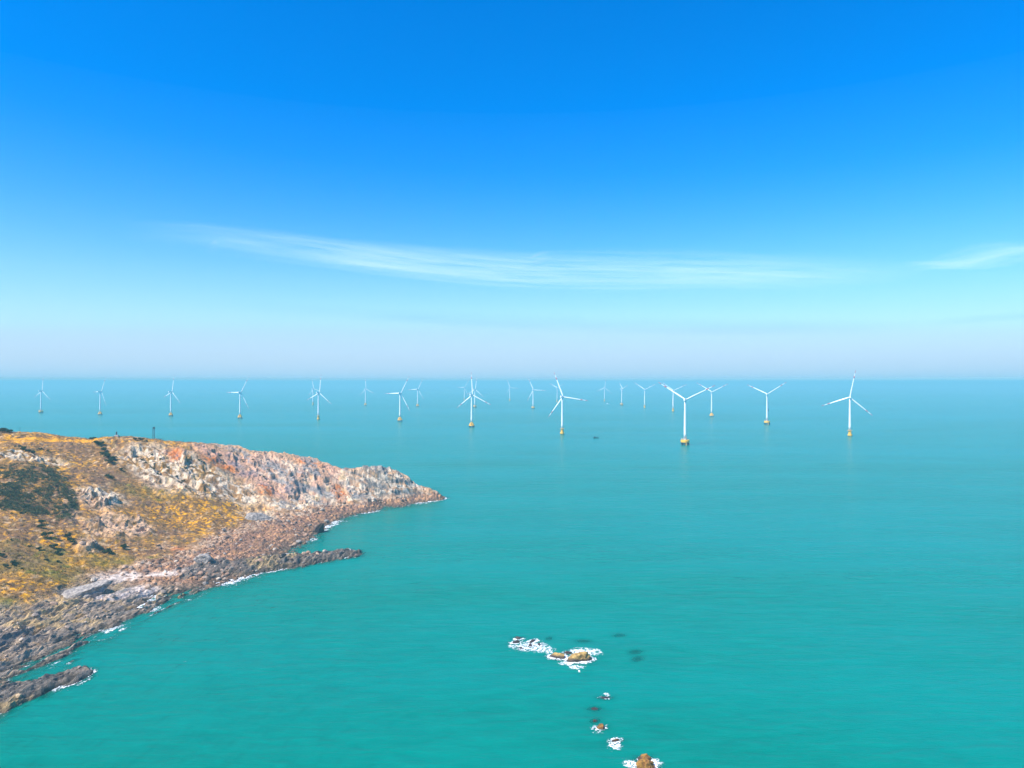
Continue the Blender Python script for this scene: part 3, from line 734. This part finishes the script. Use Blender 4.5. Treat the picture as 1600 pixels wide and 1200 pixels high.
SHRUBS = [
 ('round shrubs on the olive grass', [
  ('largest round dark green shrub of a close pair on the olive grass', [(83, 854, 2.6)]),
  ('round dark green shrub just downhill of the largest one on the olive grass', [(87, 864, 2.2)]),
  ('dark green shrub on the olive grass, uphill of the close pair of round shrubs', [(60, 860, 1.8)]),
  ('small dot-like green shrub on the olive grass below the close pair', [(72, 876, 1.2), (91, 879, 1.3)]),
  ('low dark shrub among orange grass clumps on the olive slope', [(3, 874, 1.8), (20, 882, 2.0), (10, 886, 1.7), (34, 891, 1.2)]),
  ('tiny dark shrub on the bare brown patch of the olive slope', [(46, 854, 1.0), (17, 848, 0.9)]),
  ('large dark shrub beside a patch of bright golden grass', [(71, 836, 3.2)])]),
 ('bushes in the gully by the pale cliff', [
  ('dark bush at the head of the gully beside the pale cliff', [(150, 696, 3.2), (157, 697, 3.0)]),
  ('dark bush massed in the gully between the brown slope and the pale cliff', [(165, 705, 3.4), (162, 712, 3.2), (168, 716, 3.6), (172, 722, 3.4), (160, 708, 2.6), (176, 718, 2.4)])]),
 ('shrubs on the brown slope', [
  ('lone dark shrub on the brown slope just under the pale cliff', [(187, 733, 2.2)]),
  ('one of two dark shrubs side by side above the white crag', [(168, 746, 2.6), (175, 748, 2.0)]),
  ('green shrub in the hollow at the foot of the pinkish crag', [(193, 858, 2.6), (165, 862, 2.2), (172, 864, 2.6)]),
  ('dark shrub hanging below the lower edge of the thicket', [(66, 814, 2.6), (65, 822, 2.4)]),
  ('dark shrub in the cleft beside the small pinkish outcrop', [(105, 838, 2.6), (110, 845, 2.4), (113, 850, 2.0)]),
  ('low dark bush along the top of the white outcrop above the thicket', [(35, 702, 2.6), (45, 706, 2.6), (28, 699, 2.4), (52, 708, 2.2)]),
  ('small dark bush on brown heath below the orange track', [(64, 700, 1.8), (75, 703, 1.6)])]),
 ('shrubs on the skyline', [
  ('dark skyline shrub between the stone pillar and the lookout mast', [(211, 684.5, 1.8), (216, 684.5, 2.0), (223, 685.5, 2.2), (229, 687.5, 1.6)]),
  ('dark shrub in the skyline dip next to the stone pillar', [(143, 689.5, 2.4), (147, 688.5, 2.0)]),
  ('dark scrub bush on the highest crest above the orange track', [(4, 674.5, 3.2), (9, 674.5, 3.4), (14, 675, 3.0), (-3, 673.5, 3.4)])]),
 ('small bushes added as shadow specks on the cliffs', [  # dark bushes added to stand in for shadowed pits in the rock
  ('small dark bush added as a shadow speck on the pale grey and white cliff', [(208, 706, 1.4), (222, 712, 1.6), (236, 706, 1.4), (250, 716, 1.5), (262, 726, 1.6), (228, 724, 1.4), (240, 732, 1.5), (276, 742, 1.6), (290, 735, 1.4), (300, 728, 1.5), (312, 720, 1.6), (318, 724, 1.5), (285, 748, 1.5), (246, 742, 1.5)]),
  ('small dark bush added as a shadow speck on the pink rock slope of the headland', [(344, 708, 1.5), (352, 718, 1.4), (378, 716, 1.6), (395, 722, 1.4), (420, 741, 1.6), (412, 747, 1.7)])])]
i = 0
for grp, subs in SHRUBS:
    for lab, lst in subs:
        for px, py, sz in lst: shrub(px, py, sz, lab, grp, i); i += 1
# thicket: one dense mass of scrub
g = np.random.default_rng(3); cs = []
for _ in range(2600):
    px, py = g.uniform(-40, 125), g.uniform(722, 822)
    e = min(((px-45)/62)**2 + ((py-752)/27)**2, ((px-15)/45)**2 + ((py-775)/24)**2, ((px-100)/16)**2 + ((py-790)/26)**2, ((px-55)/26)**2 + ((py-792)/14)**2 + 0.25)
    if e + 0.55*g.normal() * 0.5 > 0.95: continue
    p = W(px, py)
    if fbm(np.array([p[0]/9]), np.array([p[1]/14]), 3, 444)[0] > 0.28: continue
    cs.append((p[0] + g.normal(0, 1), p[1] + g.normal(0, 2), ground_z(*p) + 0.3))
cs = np.array(cs); V, Fc = leaf_cloud(cs, g.uniform(0.9, 2.3, len(cs)), 70, 0.34, 5, 0.8)
o = link(bpy.data.objects.new('thicket', np_mesh('thicket', V, Fc, M['thicket'], smooth=False)))
tag(o, 'dense dark green scrub thicket covering the hillside hollow', 'scrub', kind='stuff')

# ------------------------------------------------------------------ things on the ridge
def ridge_pt(px):
    best = None
    for Yv in np.arange(560, 780, 2.0):
        xv = (px - 800)/F*Yv; zv = ground_z(xv, Yv); e = (zv - HC)/Yv
        if best is None or e > best[0]: best = (e, xv, Yv, zv)
    return best[1:]
x, y, z = ridge_pt(240); lt = empty('lookout_mast', (x, y, z - 0.4), 0.3); tag(lt, 'slim dark steel lookout mast with a small top platform on the ridge', 'mast')
Hm = 10.6
for (i, j) in ((-1, -1), (-1, 1), (1, -1), (1, 1)):
    m = MB(); m.bar((i*0.7, j*0.7, -1), (i*0.7, j*0.7, Hm), 0.11, n=6); m.build('leg', M['dark_steel'], lt)
m = MB()
for k in range(5):
    za, zb_ = k*2.1 + 0.2, k*2.1 + 2.2
    for (a, b_) in (((-.7, -.7), (.7, -.7)), ((.7, -.7), (.7, .7)), ((.7, .7), (-.7, .7)), ((-.7, .7), (-.7, -.7))):
        m.bar((*a, za), (*b_, zb_), 0.05, n=5); m.bar((*a, zb_), (*b_, zb_), 0.05, n=5)
m.build('brace', M['dark_steel'], lt)
m = MB(); m.box((0.15, 0, Hm - 0.4), (2.6, 1.9, 0.22)); m.build('platform', M['dark_steel'], lt)
m = MB(); m.box((0.3, 0, Hm + 0.35), (1.5, 1.2, 1.1)); m.box((0.3, 0, Hm + 0.98), (2.0, 1.6, 0.15)); m.build('cabinet', M['dark_steel'], lt)
x, y, z = ridge_pt(182); mk = empty('stone_marker', (x, y, z - 0.2), 0.2); tag(mk, 'short dark pillar on a stone base at the top of the headland', 'monument')
m = MB(); m.box((0, 0, 0.5), (3.4, 2.6, 1.4)); m.box((0, 0, 1.35), (2.4, 1.8, 0.3)); m.build('base', M['concrete'], mk)
m = MB(); m.lathe([(0.75, 1.5), (0.6, 1.8), (0.55, 3.9), (0.8, 4.05), (0.8, 4.3), (0.15, 4.7)], 10); m.build('pillar', M['dark_steel'], mk)
for px, hh, lab in ((286, 2.6, 'thin dark post alone on the ridge beyond the lookout mast'), (31, 4.2, 'tall thin pole on the brown crest by the skyline scrub'), (275, 1.8, 'short dark post on the ridge near the lookout mast')):
    x, y, z = ridge_pt(px); p_ = empty('post', (x, y, z - 0.3)); tag(p_, lab, 'post')
    m = MB(); m.bar((0, 0, -0.5), (0, 0, hh), 0.14, 0.1, 8); m.build('shaft', M['dark_steel'], p_)
    m = MB(); m.box((0, 0, hh), (0.45, 0.3, 0.3)); m.build('cap', M['dark_steel'], p_)
x, y, z = ridge_pt(249); rl = empty('railing', (x, y, z - 0.1), 0.05); tag(rl, 'low dark railing on the ridge beside the lookout mast', 'railing')
for k in range(6):
    m = MB(); zz_ = ground_z(x - 4 + k*1.6, y) - z; m.bar((-4 + k*1.6, 0, zz_ - 0.6), (-4 + k*1.6, 0, 1.1), 0.09, n=6); m.build('post', M['dark_steel'], rl)
for hz in (0.55, 1.05):
    m = MB(); m.box((0, 0, hz), (8.4, 0.12, 0.12)); m.build('rail', M['dark_steel'], rl)

# ------------------------------------------------------------------ wind turbines
HUB, RB = 90.0, 64.0
def blade_section(r):
    if r < 0.05: ch, th, tw = 2.4, 2.4, 0.0
    elif r < 0.22:
        k = (r-0.05)/0.17; ch, th, tw = 2.4 + 0.95*k, 2.4 - 1.2*k, 0.30*k
    else:
        k = min(1.0, (r-0.22)/0.78); ch, th, tw = 2.9*(1-k)**0.85 + 0.45, 1.2*(1-k) + 0.12, 0.30*(1-k)
    return ch, th, tw
def blade_mesh(name, r0, r1, n, mat, grow=0.0):
    m = MB(); v = []; ns = 12
    for i in range(n+1):
        r = r0 + (r1-r0)*i/n; ch, th, tw = blade_section(r); ch += grow; th += grow
        for k in range(ns):
            a = 2*math.pi*k/ns; x = math.cos(a)*ch/2 + 0.12*ch; y = math.sin(a)*th/2*(1 - 0.35*math.cos(a)) + 1.6*r*r
            v.append((x*math.cos(tw) - y*math.sin(tw), x*math.sin(tw) + y*math.cos(tw), r*RB))
    f = [(i*ns+k, i*ns+(k+1) % ns, (i+1)*ns+(k+1) % ns, (i+1)*ns+k) for i in range(n) for k in range(ns)]
    f += [tuple(range(ns))[::-1], tuple(range(n*ns, (n+1)*ns))]
    m.add(v, f); return m.data(name, mat, True)
BL = blade_mesh('blade', 0.015, 1.0, 26, M['white'])
ST1 = blade_mesh('tip_stripe', 0.70, 0.79, 3, M['red'], 0.10); ST2 = blade_mesh('tip_stripe', 0.90, 1.002, 3, M['red'], 0.10)
m = MB(); m.lathe([(0.1, -1.9), (1.3, -1.8), (2.0, -1.0), (2.05, 0.4), (1.7, 1.5), (0.9, 2.3), (0.1, 2.6)], 20)
m.v = [(x, z, y) for x, y, z in m.v]; m.f = [q[::-1] for q in m.f]; HUBM = m.data('hub', M['white'], True)
m = MB()
secs = [(-9.5, 1.5, 1.7), (-9.0, 1.9, 2.0), (-2, 2.1, 2.2), (2.2, 2.0, 2.1), (3.0, 1.7, 1.8)]
v = []
for yy, w_, h_ in secs:
    for k in range(12):
        a = 2*math.pi*k/12 + math.pi/12; cx_, cz_ = math.cos(a), math.sin(a); kk = 1/max(abs(cx_), abs(cz_))**0.75
        v.append((cx_*w_*kk, yy, cz_*h_*kk))
m.add(v, [(i*12+k, (i+1)*12+k, (i+1)*12+(k+1) % 12, i*12+(k+1) % 12) for i in range(4) for k in range(12)] + [tuple(range(12)), tuple(range(48, 60))[::-1]])
m.box((0, -7.5, 2.7), (2.4, 2.2, 1.2)); NAC = m.data('nacelle', M['white'])
def tower_mesh(z0):
    m = MB(); prof = []
    for i in range(9):
        k = i/8; prof.append((2.85 - 1.15*k, z0 + (HUB - 2.0 - z0)*k))
    m.lathe(prof, 28); return m.data('tower', M['white'], True)
TW = tower_mesh(14.0)
m = MB(); m.box((-2.9, 0, 15.6), (0.25, 1.0, 2.2)); DOOR = m.data('door', M['grey_metal'])
def rail_mesh(r, z, n=16, off=(0, 0)):
    m = MB(); pts = [(off[0]+r*math.cos(2*math.pi*i/n), off[1]+r*math.sin(2*math.pi*i/n)) for i in range(n)]
    for i in range(n):
        p, q_ = pts[i], pts[(i+1) % n]; m.bar((*p, z), (*p, z+1.2), 0.07, n=5)
        for hz in (0.6, 1.15): m.bar((*p, z+hz), (*q_, z+hz), 0.06, n=5)
    return m.data('railing', M['yellow'])
FND = {}
# pile cap: thick yellow cap on raked dark piles
L_ = []
m = MB(); m.lathe([(7.9, 5.4), (8.6, 5.8), (8.6, 9.9), (8.1, 10.4)], 32); L_.append(('pile_cap', m.data('pile_cap', M['yellow'])))
m = MB(); m.lathe([(3.7, 10.4), (3.5, 13.6), (3.9, 13.7), (3.9, 14.0)], 28); L_.append(('transition_piece', m.data('transition_piece', M['concrete'])))
for i in range(8):
    a = 2*math.pi*(i+0.5)/8; m = MB(); m.bar((6.9*math.cos(a), 6.9*math.sin(a), 5.5), (8.0*math.cos(a), 8.0*math.sin(a), -9), 1.2, n=12); L_.append(('pile', m.data('pile', M['pile'])))
m = MB(); m.box((-5.6, 0, 12.2), (5.0, 3.6, 0.3)); m.bar((-7.6, -1.4, 9), (-7.6, -1.4, 12.1), 0.15); m.bar((-7.6, 1.4, 9), (-7.6, 1.4, 12.1), 0.15); m.box((-6.3, 0, 13.3), (1.6, 2.0, 1.9)); L_.append(('service_platform', m.data('service_platform', M['concrete'])))
L_.append(('railing', rail_mesh(8.0, 10.4)))
m = MB()
for s_ in (-0.9, 0.9): m.bar((s_, -9.3, -4), (s_, -9.3, 9.2), 0.28, n=8)
for k in range(9): m.bar((-0.9, -9.3, k), (0.9, -9.3, k), 0.1, n=5)
for k in (5.6, 8): m.bar((0, -9.3, k), (0, -8.3, k), 0.2, n=6)
L_.append(('boat_landing', m.data('boat_landing', M['yellow'])))
FND['cap'] = L_
# monopile: yellow transition piece, dark splash zone
L_ = []
m = MB(); m.lathe([(3.4, 3.6), (3.4, 13.4), (3.6, 13.6), (3.6, 14.0)], 28); L_.append(('transition_piece', m.data('transition_piece', M['yellow'])))
m = MB(); m.lathe([(3.7, -9), (3.7, 3.2), (3.4, 3.6)], 28); L_.append(('monopile', m.data('monopile', M['pile'])))
m = MB(); m.lathe([(3.7, 12.6), (5.6, 12.6), (5.6, 12.9), (3.7, 12.9)], 28); m.box((-5.6, 0, 12.75), (4.4, 3.4, 0.34)); L_.append(('service_platform', m.data('service_platform', M['concrete'])))
L_.append(('railing', rail_mesh(5.4, 12.9, 14)))
m = MB()
for s_ in (-0.9, 0.9): m.bar((s_, -4.6, -4), (s_, -4.6, 12.6), 0.26, n=8); m.bar((s_, -4.6, 3), (s_, -3.2, 3), 0.2, n=6); m.bar((s_, -4.6, 9), (s_, -3.2, 9), 0.2, n=6)
for k in range(12): m.bar((-0.9, -4.6, k), (0.9, -4.6, k), 0.1, n=5)
L_.append(('boat_landing', m.data('boat_landing', M['yellow'])))
m = MB(); m.lathe([(4.9, 1.2), (5.1, 1.5), (5.1, 4.4), (4.9, 4.7)], 24); L_.append(('fender_ring', m.data('fender_ring', M['yellow'])))
for k in range(6):
    a = 2*math.pi*k/6; m = MB(); m.bar((4.6*math.cos(a), 4.6*math.sin(a), 2), (4.9*math.cos(a), 4.9*math.sin(a), -8), 0.55, n=8); L_.append(('pile', m.data('pile', M['pile'])))
FND['mono'] = L_
# tripod-like cone: sloping yellow braces on a low deck with dark piles
L_ = []
m = MB(); m.lathe([(3.6, 4.6), (3.3, 13.6), (3.6, 14.0)], 28); L_.append(('transition_piece', m.data('transition_piece', M['yellow'])))
m = MB(); m.lathe([(7.4, 4.0), (7.8, 4.3), (7.8, 5.8), (7.4, 6.2)], 28); L_.append(('deck', m.data('deck', M['yellow'])))
for k in range(6):
    a = 2*math.pi*(k+0.25)/6; ca2, sa2 = math.cos(a), math.sin(a)
    m = MB(); m.bar((3.0*ca2, 3.0*sa2, 13.2), (6.9*ca2, 6.9*sa2, 6.0), 0.75, 0.9, 10); L_.append(('brace', m.data('brace', M['yellow'])))
    m = MB(); m.bar((6.7*ca2, 6.7*sa2, 4.2), (7.6*ca2, 7.6*sa2, -9), 1.15, n=12); L_.append(('pile', m.data('pile', M['pile'])))
m = MB(); m.box((-5.0, 0, 11.8), (3.6, 3.0, 0.3)); m.bar((-6.3, 0, 6.1), (-6.3, 0, 11.7), 0.2); L_.append(('service_platform', m.data('service_platform', M['concrete'])))
L_.append(('railing', rail_mesh(7.4, 6.1)))
FND['cone'] = L_

GT = 'offshore wind turbines'
def turbine(px, py, fnd, ang, az, label):
    p = PZ(px, py); o = empty('wind_turbine', (p[0], p[1], 0), -R(az)); tag(o, label, 'wind turbine', GT)
    fr = R(az)          # keep foundations turned to the sea, not the wind
    for nm, me in FND[fnd]:
        c = bpy.data.objects.new(nm, me); link(c, o); c.rotation_euler = (0, 0, fr)
    t_ = link(bpy.data.objects.new('tower', TW), o)
    d_ = link(bpy.data.objects.new('door', DOOR), t_)
    c = link(bpy.data.objects.new('nacelle', NAC), o); c.location = (0, 0, HUB)
    c = link(bpy.data.objects.new('hub', HUBM), o); c.location = (0, 4.9, HUB)
    for k in range(3):
        b_ = link(bpy.data.objects.new('blade', BL), o); b_.location = (0, 4.9, HUB); b_.rotation_euler = (0, R(ang + 120*k), 0)
        for sm in (ST1, ST2): link(bpy.data.objects.new('tip_stripe', sm), b_)
    return o
T = [(64, 645.6, 'cap', 5, 25, 'white wind turbine farthest along the row from the headland tip, one blade straight up'),
     (156.5, 648.7, 'cone', 28, 34, 'white wind turbine seen almost edge-on behind the stone marker on the headland'),
     (267, 650.5, 'cone', 10, 33, 'white wind turbine with one blade straight up behind the lookout mast'),
     (375, 654, 'cone', 30, 20, 'white wind turbine between the lookout mast one and the overlapping pair, blade raised aslant'),
     (497.5, 655.7, 'mono', 6, 28, 'white wind turbine standing before a fainter one whose rotor overlaps it, one blade up'),
     (489, 632.3, 'mono', -14, 30, 'faint white wind turbine partly covered by the rotor of a bigger one'),
     (571, 633.7, 'cone', -6, 30, 'small pale wind turbine alone between the overlapping pair and a larger yellow-footed one'),
     (625, 658.7, 'cone', 29, 26, 'white wind turbine on a yellow cone foundation, one blade pointing level to the side'),
     (652.5, 635.3, 'cone', 27, 28, 'small pale wind turbine next to the yellow cone one with a level blade'),
     (725.5, 625.5, 'mono', 32, 30, 'very faint wind turbine almost lost in haze beside a tall yellow-footed one'),
     (742, 637, 'cap', 6, 34, 'small pale wind turbine whose tower stands right behind a tall yellow-footed one'),
     (737, 667.6, 'cone', -5, 28, 'white wind turbine on a yellow cone foundation with one blade almost straight up'),
     (796.5, 626, 'mono', -25, 30, 'very faint wind turbine alone in the haze beside a small one with a level blade'),
     (833, 639, 'cap', -27, 26, 'small pale wind turbine with one blade pointing level towards the big monopile turbine'),
     (870.5, 628, 'mono', -62, 30, 'very faint wind turbine hidden behind the rotor of the monopile turbine by the dark boat'),
     (878.5, 678.5, 'mono', -22, 26, 'white wind turbine on a yellow monopile nearest the small dark boat'),
     (944.5, 627, 'mono', 8, 30, 'very faint wind turbine standing behind the small white ship'),
     (971.5, 633.5, 'cap', -50, 72, 'small pale wind turbine with a narrow V of blades near the white ship'),
     (1007.3, 637.3, 'mono', -57, 26, 'small pale wind turbine with neat Y blades next to the narrow V one'),
     (1051.8, 642.8, 'mono', -55, 28, 'pale wind turbine half hidden behind a blade of the biggest turbine'),
     (1070.5, 695.4, 'cap', -57, 22, 'biggest white wind turbine on a broad yellow pile cap, blades in a Y'),
     (1112, 651.3, 'cone', -58, 26, 'white wind turbine with Y blades beside the blade tip of the biggest turbine'),
     (1198.5, 663.4, 'cap', -64, 28, 'white wind turbine with Y blades between the biggest and the lone end monopile'),
     (1328, 681.5, 'mono', 11, 22, 'lone white wind turbine on a yellow monopile, one blade up, far from the headland')]
for a in T: turbine(*a)

# ------------------------------------------------------------------ boats
def hull_mesh(L, Bm, H, mat, name='hull'):
    m = MB(); v = []; st = 10
    for i in range(st+1):
        k = i/st; x = -L/2 + L*k; w_ = Bm/2*(1 - max(0, (k-0.55)/0.45)**2)*(0.85 + 0.15*min(1, k*4)); sh = H*(1 + 0.45*max(0, k-0.5)**1.5*2)
        v += [(x, -w_, sh), (x, -w_*0.75, -0.1*H), (x, 0, -0.4*H), (x, w_*0.75, -0.1*H), (x, w_, sh)]
    f = [(i*5+k, (i+1)*5+k, (i+1)*5+k+1, i*5+k+1) for i in range(st) for k in range(4)] + [(i*5+4, (i+1)*5+4, (i+1)*5, i*5) for i in range(st)]
    f += [(0, 1, 2, 3, 4)]
    m.add(v, f); return m.data(name, mat)
def boat(px, py, L, hull, cab, rz, label, cat):
    p = PZ(px, py); o = empty('boat', (p[0], p[1], 0), R(rz)); tag(o, label, cat)
    link(bpy.data.objects.new('hull', hull_mesh(L, L*0.28, L*0.10, M[hull])), o)
    m = MB(); m.box((-L*0.2, 0, L*0.18), (L*0.24, L*0.17, L*0.17)); m.box((-L*0.2, 0, L*0.275), (L*0.28, L*0.2, L*0.02)); c = m.build('cabin', M[cab], o)
    m = MB(); m.box((-L*0.2+L*0.121, 0, L*0.21), (L*0.01, L*0.14, L*0.06)); m.build('window', M['glass'], c)
    m = MB(); m.bar((L*0.1, 0, L*0.08), (L*0.1, 0, L*0.42), L*0.008, n=6); m.bar((L*0.1, 0, L*0.4), (L*0.35, 0, L*0.2), L*0.006, n=5); m.build('mast', M['dark_steel'], o)
boat(931, 684.5, 13, 'dark_hull', 'dark_hull', 5, 'small dark fishing boat on the open water below the turbines', 'boat')
boat(950, 631.5, 22, 'white', 'white', 4, 'tiny white ship in the haze among the far turbines', 'boat')

# ------------------------------------------------------------------ high thin clouds
def cloud(name, pts, halfw, alt, seed, label, dens, stretch):
    """wispy sheet following photo points, at its own altitude, three undulating layers"""
    t = NT(name + '_vapour')
    ac = t.new('ShaderNodeAttribute', attribute_name='env')
    tc = t.new('ShaderNodeAttribute', attribute_name='along'); tv = t.new('ShaderNodeAttribute', attribute_name='across')
    cb = t.new('ShaderNodeCombineXYZ'); t.lk(tc.outputs['Fac'], cb.inputs[0]); t.lk(tv.outputs['Fac'], cb.inputs[1]); cb.inputs[2].default_value = seed
    n1 = t.noise(cb.outputs[0], 1.0, 7, 0.62, 0.7)
    mp = t.new('ShaderNodeMapping'); mp.inputs['Scale'].default_value = (0.25, 0.9, 1); t.lk(cb.outputs[0], mp.inputs[0])
    n2 = t.noise(mp.outputs[0], 1.0, 4, 0.5, 0.3)
    dn = t.math('MULTIPLY', t.rng(t.math('ADD', t.math('MULTIPLY', n1, 0.6), t.math('MULTIPLY', n2, 0.4)), 0.38, 0.76, 0, 1), ac.outputs['Fac'])
    df = t.new('ShaderNodeBsdfDiffuse'); df.inputs[0].default_value = (0.9, 0.9, 0.9, 1)
    tl = t.new('ShaderNodeBsdfTranslucent'); tl.inputs[0].default_value = (0.9, 0.9, 0.9, 1)
    m1 = t.new('ShaderNodeMixShader'); m1.inputs[0].default_value = 0.7; t.lk(df.outputs[0], m1.inputs[1]); t.lk(tl.outputs[0], m1.inputs[2])
    tp = t.new('ShaderNodeBsdfTransparent'); m2 = t.new('ShaderNodeMixShader')
    t.lk(t.math('MULTIPLY', dn, dens), m2.inputs[0]); t.lk(tp.outputs[0], m2.inputs[1]); t.lk(m1.outputs[0], m2.inputs[2])
    t.lk(m2.outputs[0], t.out.inputs['Surface'])
    W3 = []
    for px, py in pts:
        tt = (alt - HC)*F/(HOR - py); W3.append(((px-800)/F*tt, tt))
    W3 = np.array(W3); V = []; Fc = []; E = []; AL = []; AC = []
    na, nc = 60, 16
    seg = np.concatenate([[0], np.cumsum(np.hypot(*np.diff(W3, axis=0).T))]); tot = seg[-1]
    for lay in range(3):
        b0 = len(V)
        for i in range(na+1):
            k = i/na; s_ = k*tot; cxp = np.interp(s_, seg, W3[:, 0]); cyp = np.interp(s_, seg, W3[:, 1])
            e = 50.0; dx = np.interp(min(s_+e, tot), seg, W3[:, 0]) - np.interp(max(s_-e, 0), seg, W3[:, 0]); dy = np.interp(min(s_+e, tot), seg, W3[:, 1]) - np.interp(max(s_-e, 0), seg, W3[:, 1])
            L2 = math.hypot(dx, dy); nx_, ny_ = -dy/L2, dx/L2; hw = np.interp(k, np.linspace(0, 1, len(halfw)), halfw)
            for j in range(nc+1):
                v_ = j/nc*2 - 1
                V.append((cxp + nx_*hw*v_, cyp + ny_*hw*v_, alt + lay*160 + 140*math.sin(k*9 + lay) + 90*math.cos(v_*3 + k*5)))
                E.append((1 - abs(v_)**2)**1.3 * min(1, k*4)*min(1, (1-k)*4)); AL.append(s_/stretch[0] + lay*3.1); AC.append(v_*hw/stretch[1] + lay*1.7)
        Fc += [(b0+i*(nc+1)+j, b0+(i+1)*(nc+1)+j, b0+(i+1)*(nc+1)+j+1, b0+i*(nc+1)+j+1) for i in range(na) for j in range(nc)]
    me = np_mesh(name, np.array(V), np.array(Fc), t.m)
    attr_float(me, 'env', np.array(E)); attr_float(me, 'along', np.array(AL)); attr_float(me, 'across', np.array(AC))
    o = link(bpy.data.objects.new(name, me)); tag(o, label, 'cloud'); return o
cloud('cloud', [(180,372),(330,378),(480,398),(650,415),(800,428),(1000,436),(1200,440),(1400,446)], [1800,3200,4200,5000,6000,6500,6500,5000], 5500, 3.0,
      'long thin streak of white cirrus stretching across the blue sky', 0.25, (4600, 1200))
cloud('cloud', [(1400,426),(1480,417),(1560,405),(1680,390)], [900,1700,2200,2600], 5500, 8.0,
      'short wisp of white cirrus rising away from the long streak', 0.28, (4200, 900))

# ------------------------------------------------------------------ sea haze
mh = bpy.data.materials.new('haze_air'); mh.use_nodes = True; nt = mh.node_tree; nt.nodes.remove(nt.nodes['Principled BSDF'])
pv = nt.nodes.new('ShaderNodeVolumePrincipled'); pv.inputs['Color'].default_value = (0.25, 0.57, 0.66, 1)
pv.inputs['Density'].default_value = 1.6e-4; pv.inputs['Anisotropy'].default_value = 0.0
nt.links.new(pv.outputs[0], nt.nodes['Material Output'].inputs['Volume'])
m = MB(); m.box((0, 0, (170 - 11.5)/2), (78000, 78000, 170 + 11.5))
hz = m.build('haze', mh); tag(hz, kind='stuff')

# ------------------------------------------------------------------ ring of haze added high up, to whiten the lower sky
mv = bpy.data.materials.new('veil_vapour'); mv.use_nodes = True; nt = mv.node_tree; nt.nodes.remove(nt.nodes['Principled BSDF'])
pv = nt.nodes.new('ShaderNodeVolumePrincipled'); pv.inputs['Color'].default_value = (0.70, 0.83, 0.82, 1)
pv.inputs['Density'].default_value = 0.08/300.0; pv.inputs['Anisotropy'].default_value = 0.0
nt.links.new(pv.outputs[0], nt.nodes['Material Output'].inputs['Volume'])
rr_ = [8000, 14000, 22000, 36000, 450000]; hh_ = [4, 45, 100, 150, 150]; n_ = 96; m = MB()   # clear overhead, thickening outwards
v = [(r*math.cos(2*math.pi*i/n_), r*math.sin(2*math.pi*i/n_), 3150 + sg*h) for sg in (1, -1) for r, h in zip(rr_, hh_) for i in range(n_)]
vid = lambda sg, k, i: (sg*5 + k)*n_ + i % n_
f = [(vid(0, k, i), vid(0, k+1, i), vid(0, k+1, i+1), vid(0, k, i+1)) for k in range(4) for i in range(n_)]
f += [(vid(1, k, i+1), vid(1, k+1, i+1), vid(1, k+1, i), vid(1, k, i)) for k in range(4) for i in range(n_)]
f += [(vid(0, 0, i+1), vid(1, 0, i+1), vid(1, 0, i), vid(0, 0, i)) for i in range(n_)] + [(vid(0, 4, i), vid(1, 4, i), vid(1, 4, i+1), vid(0, 4, i+1)) for i in range(n_)]
m.add(v, f)
veil = m.build('added_haze_veil', mv); tag(veil, 'thin milky ring of haze added high up to pale the lower sky', 'cloud', kind='stuff')
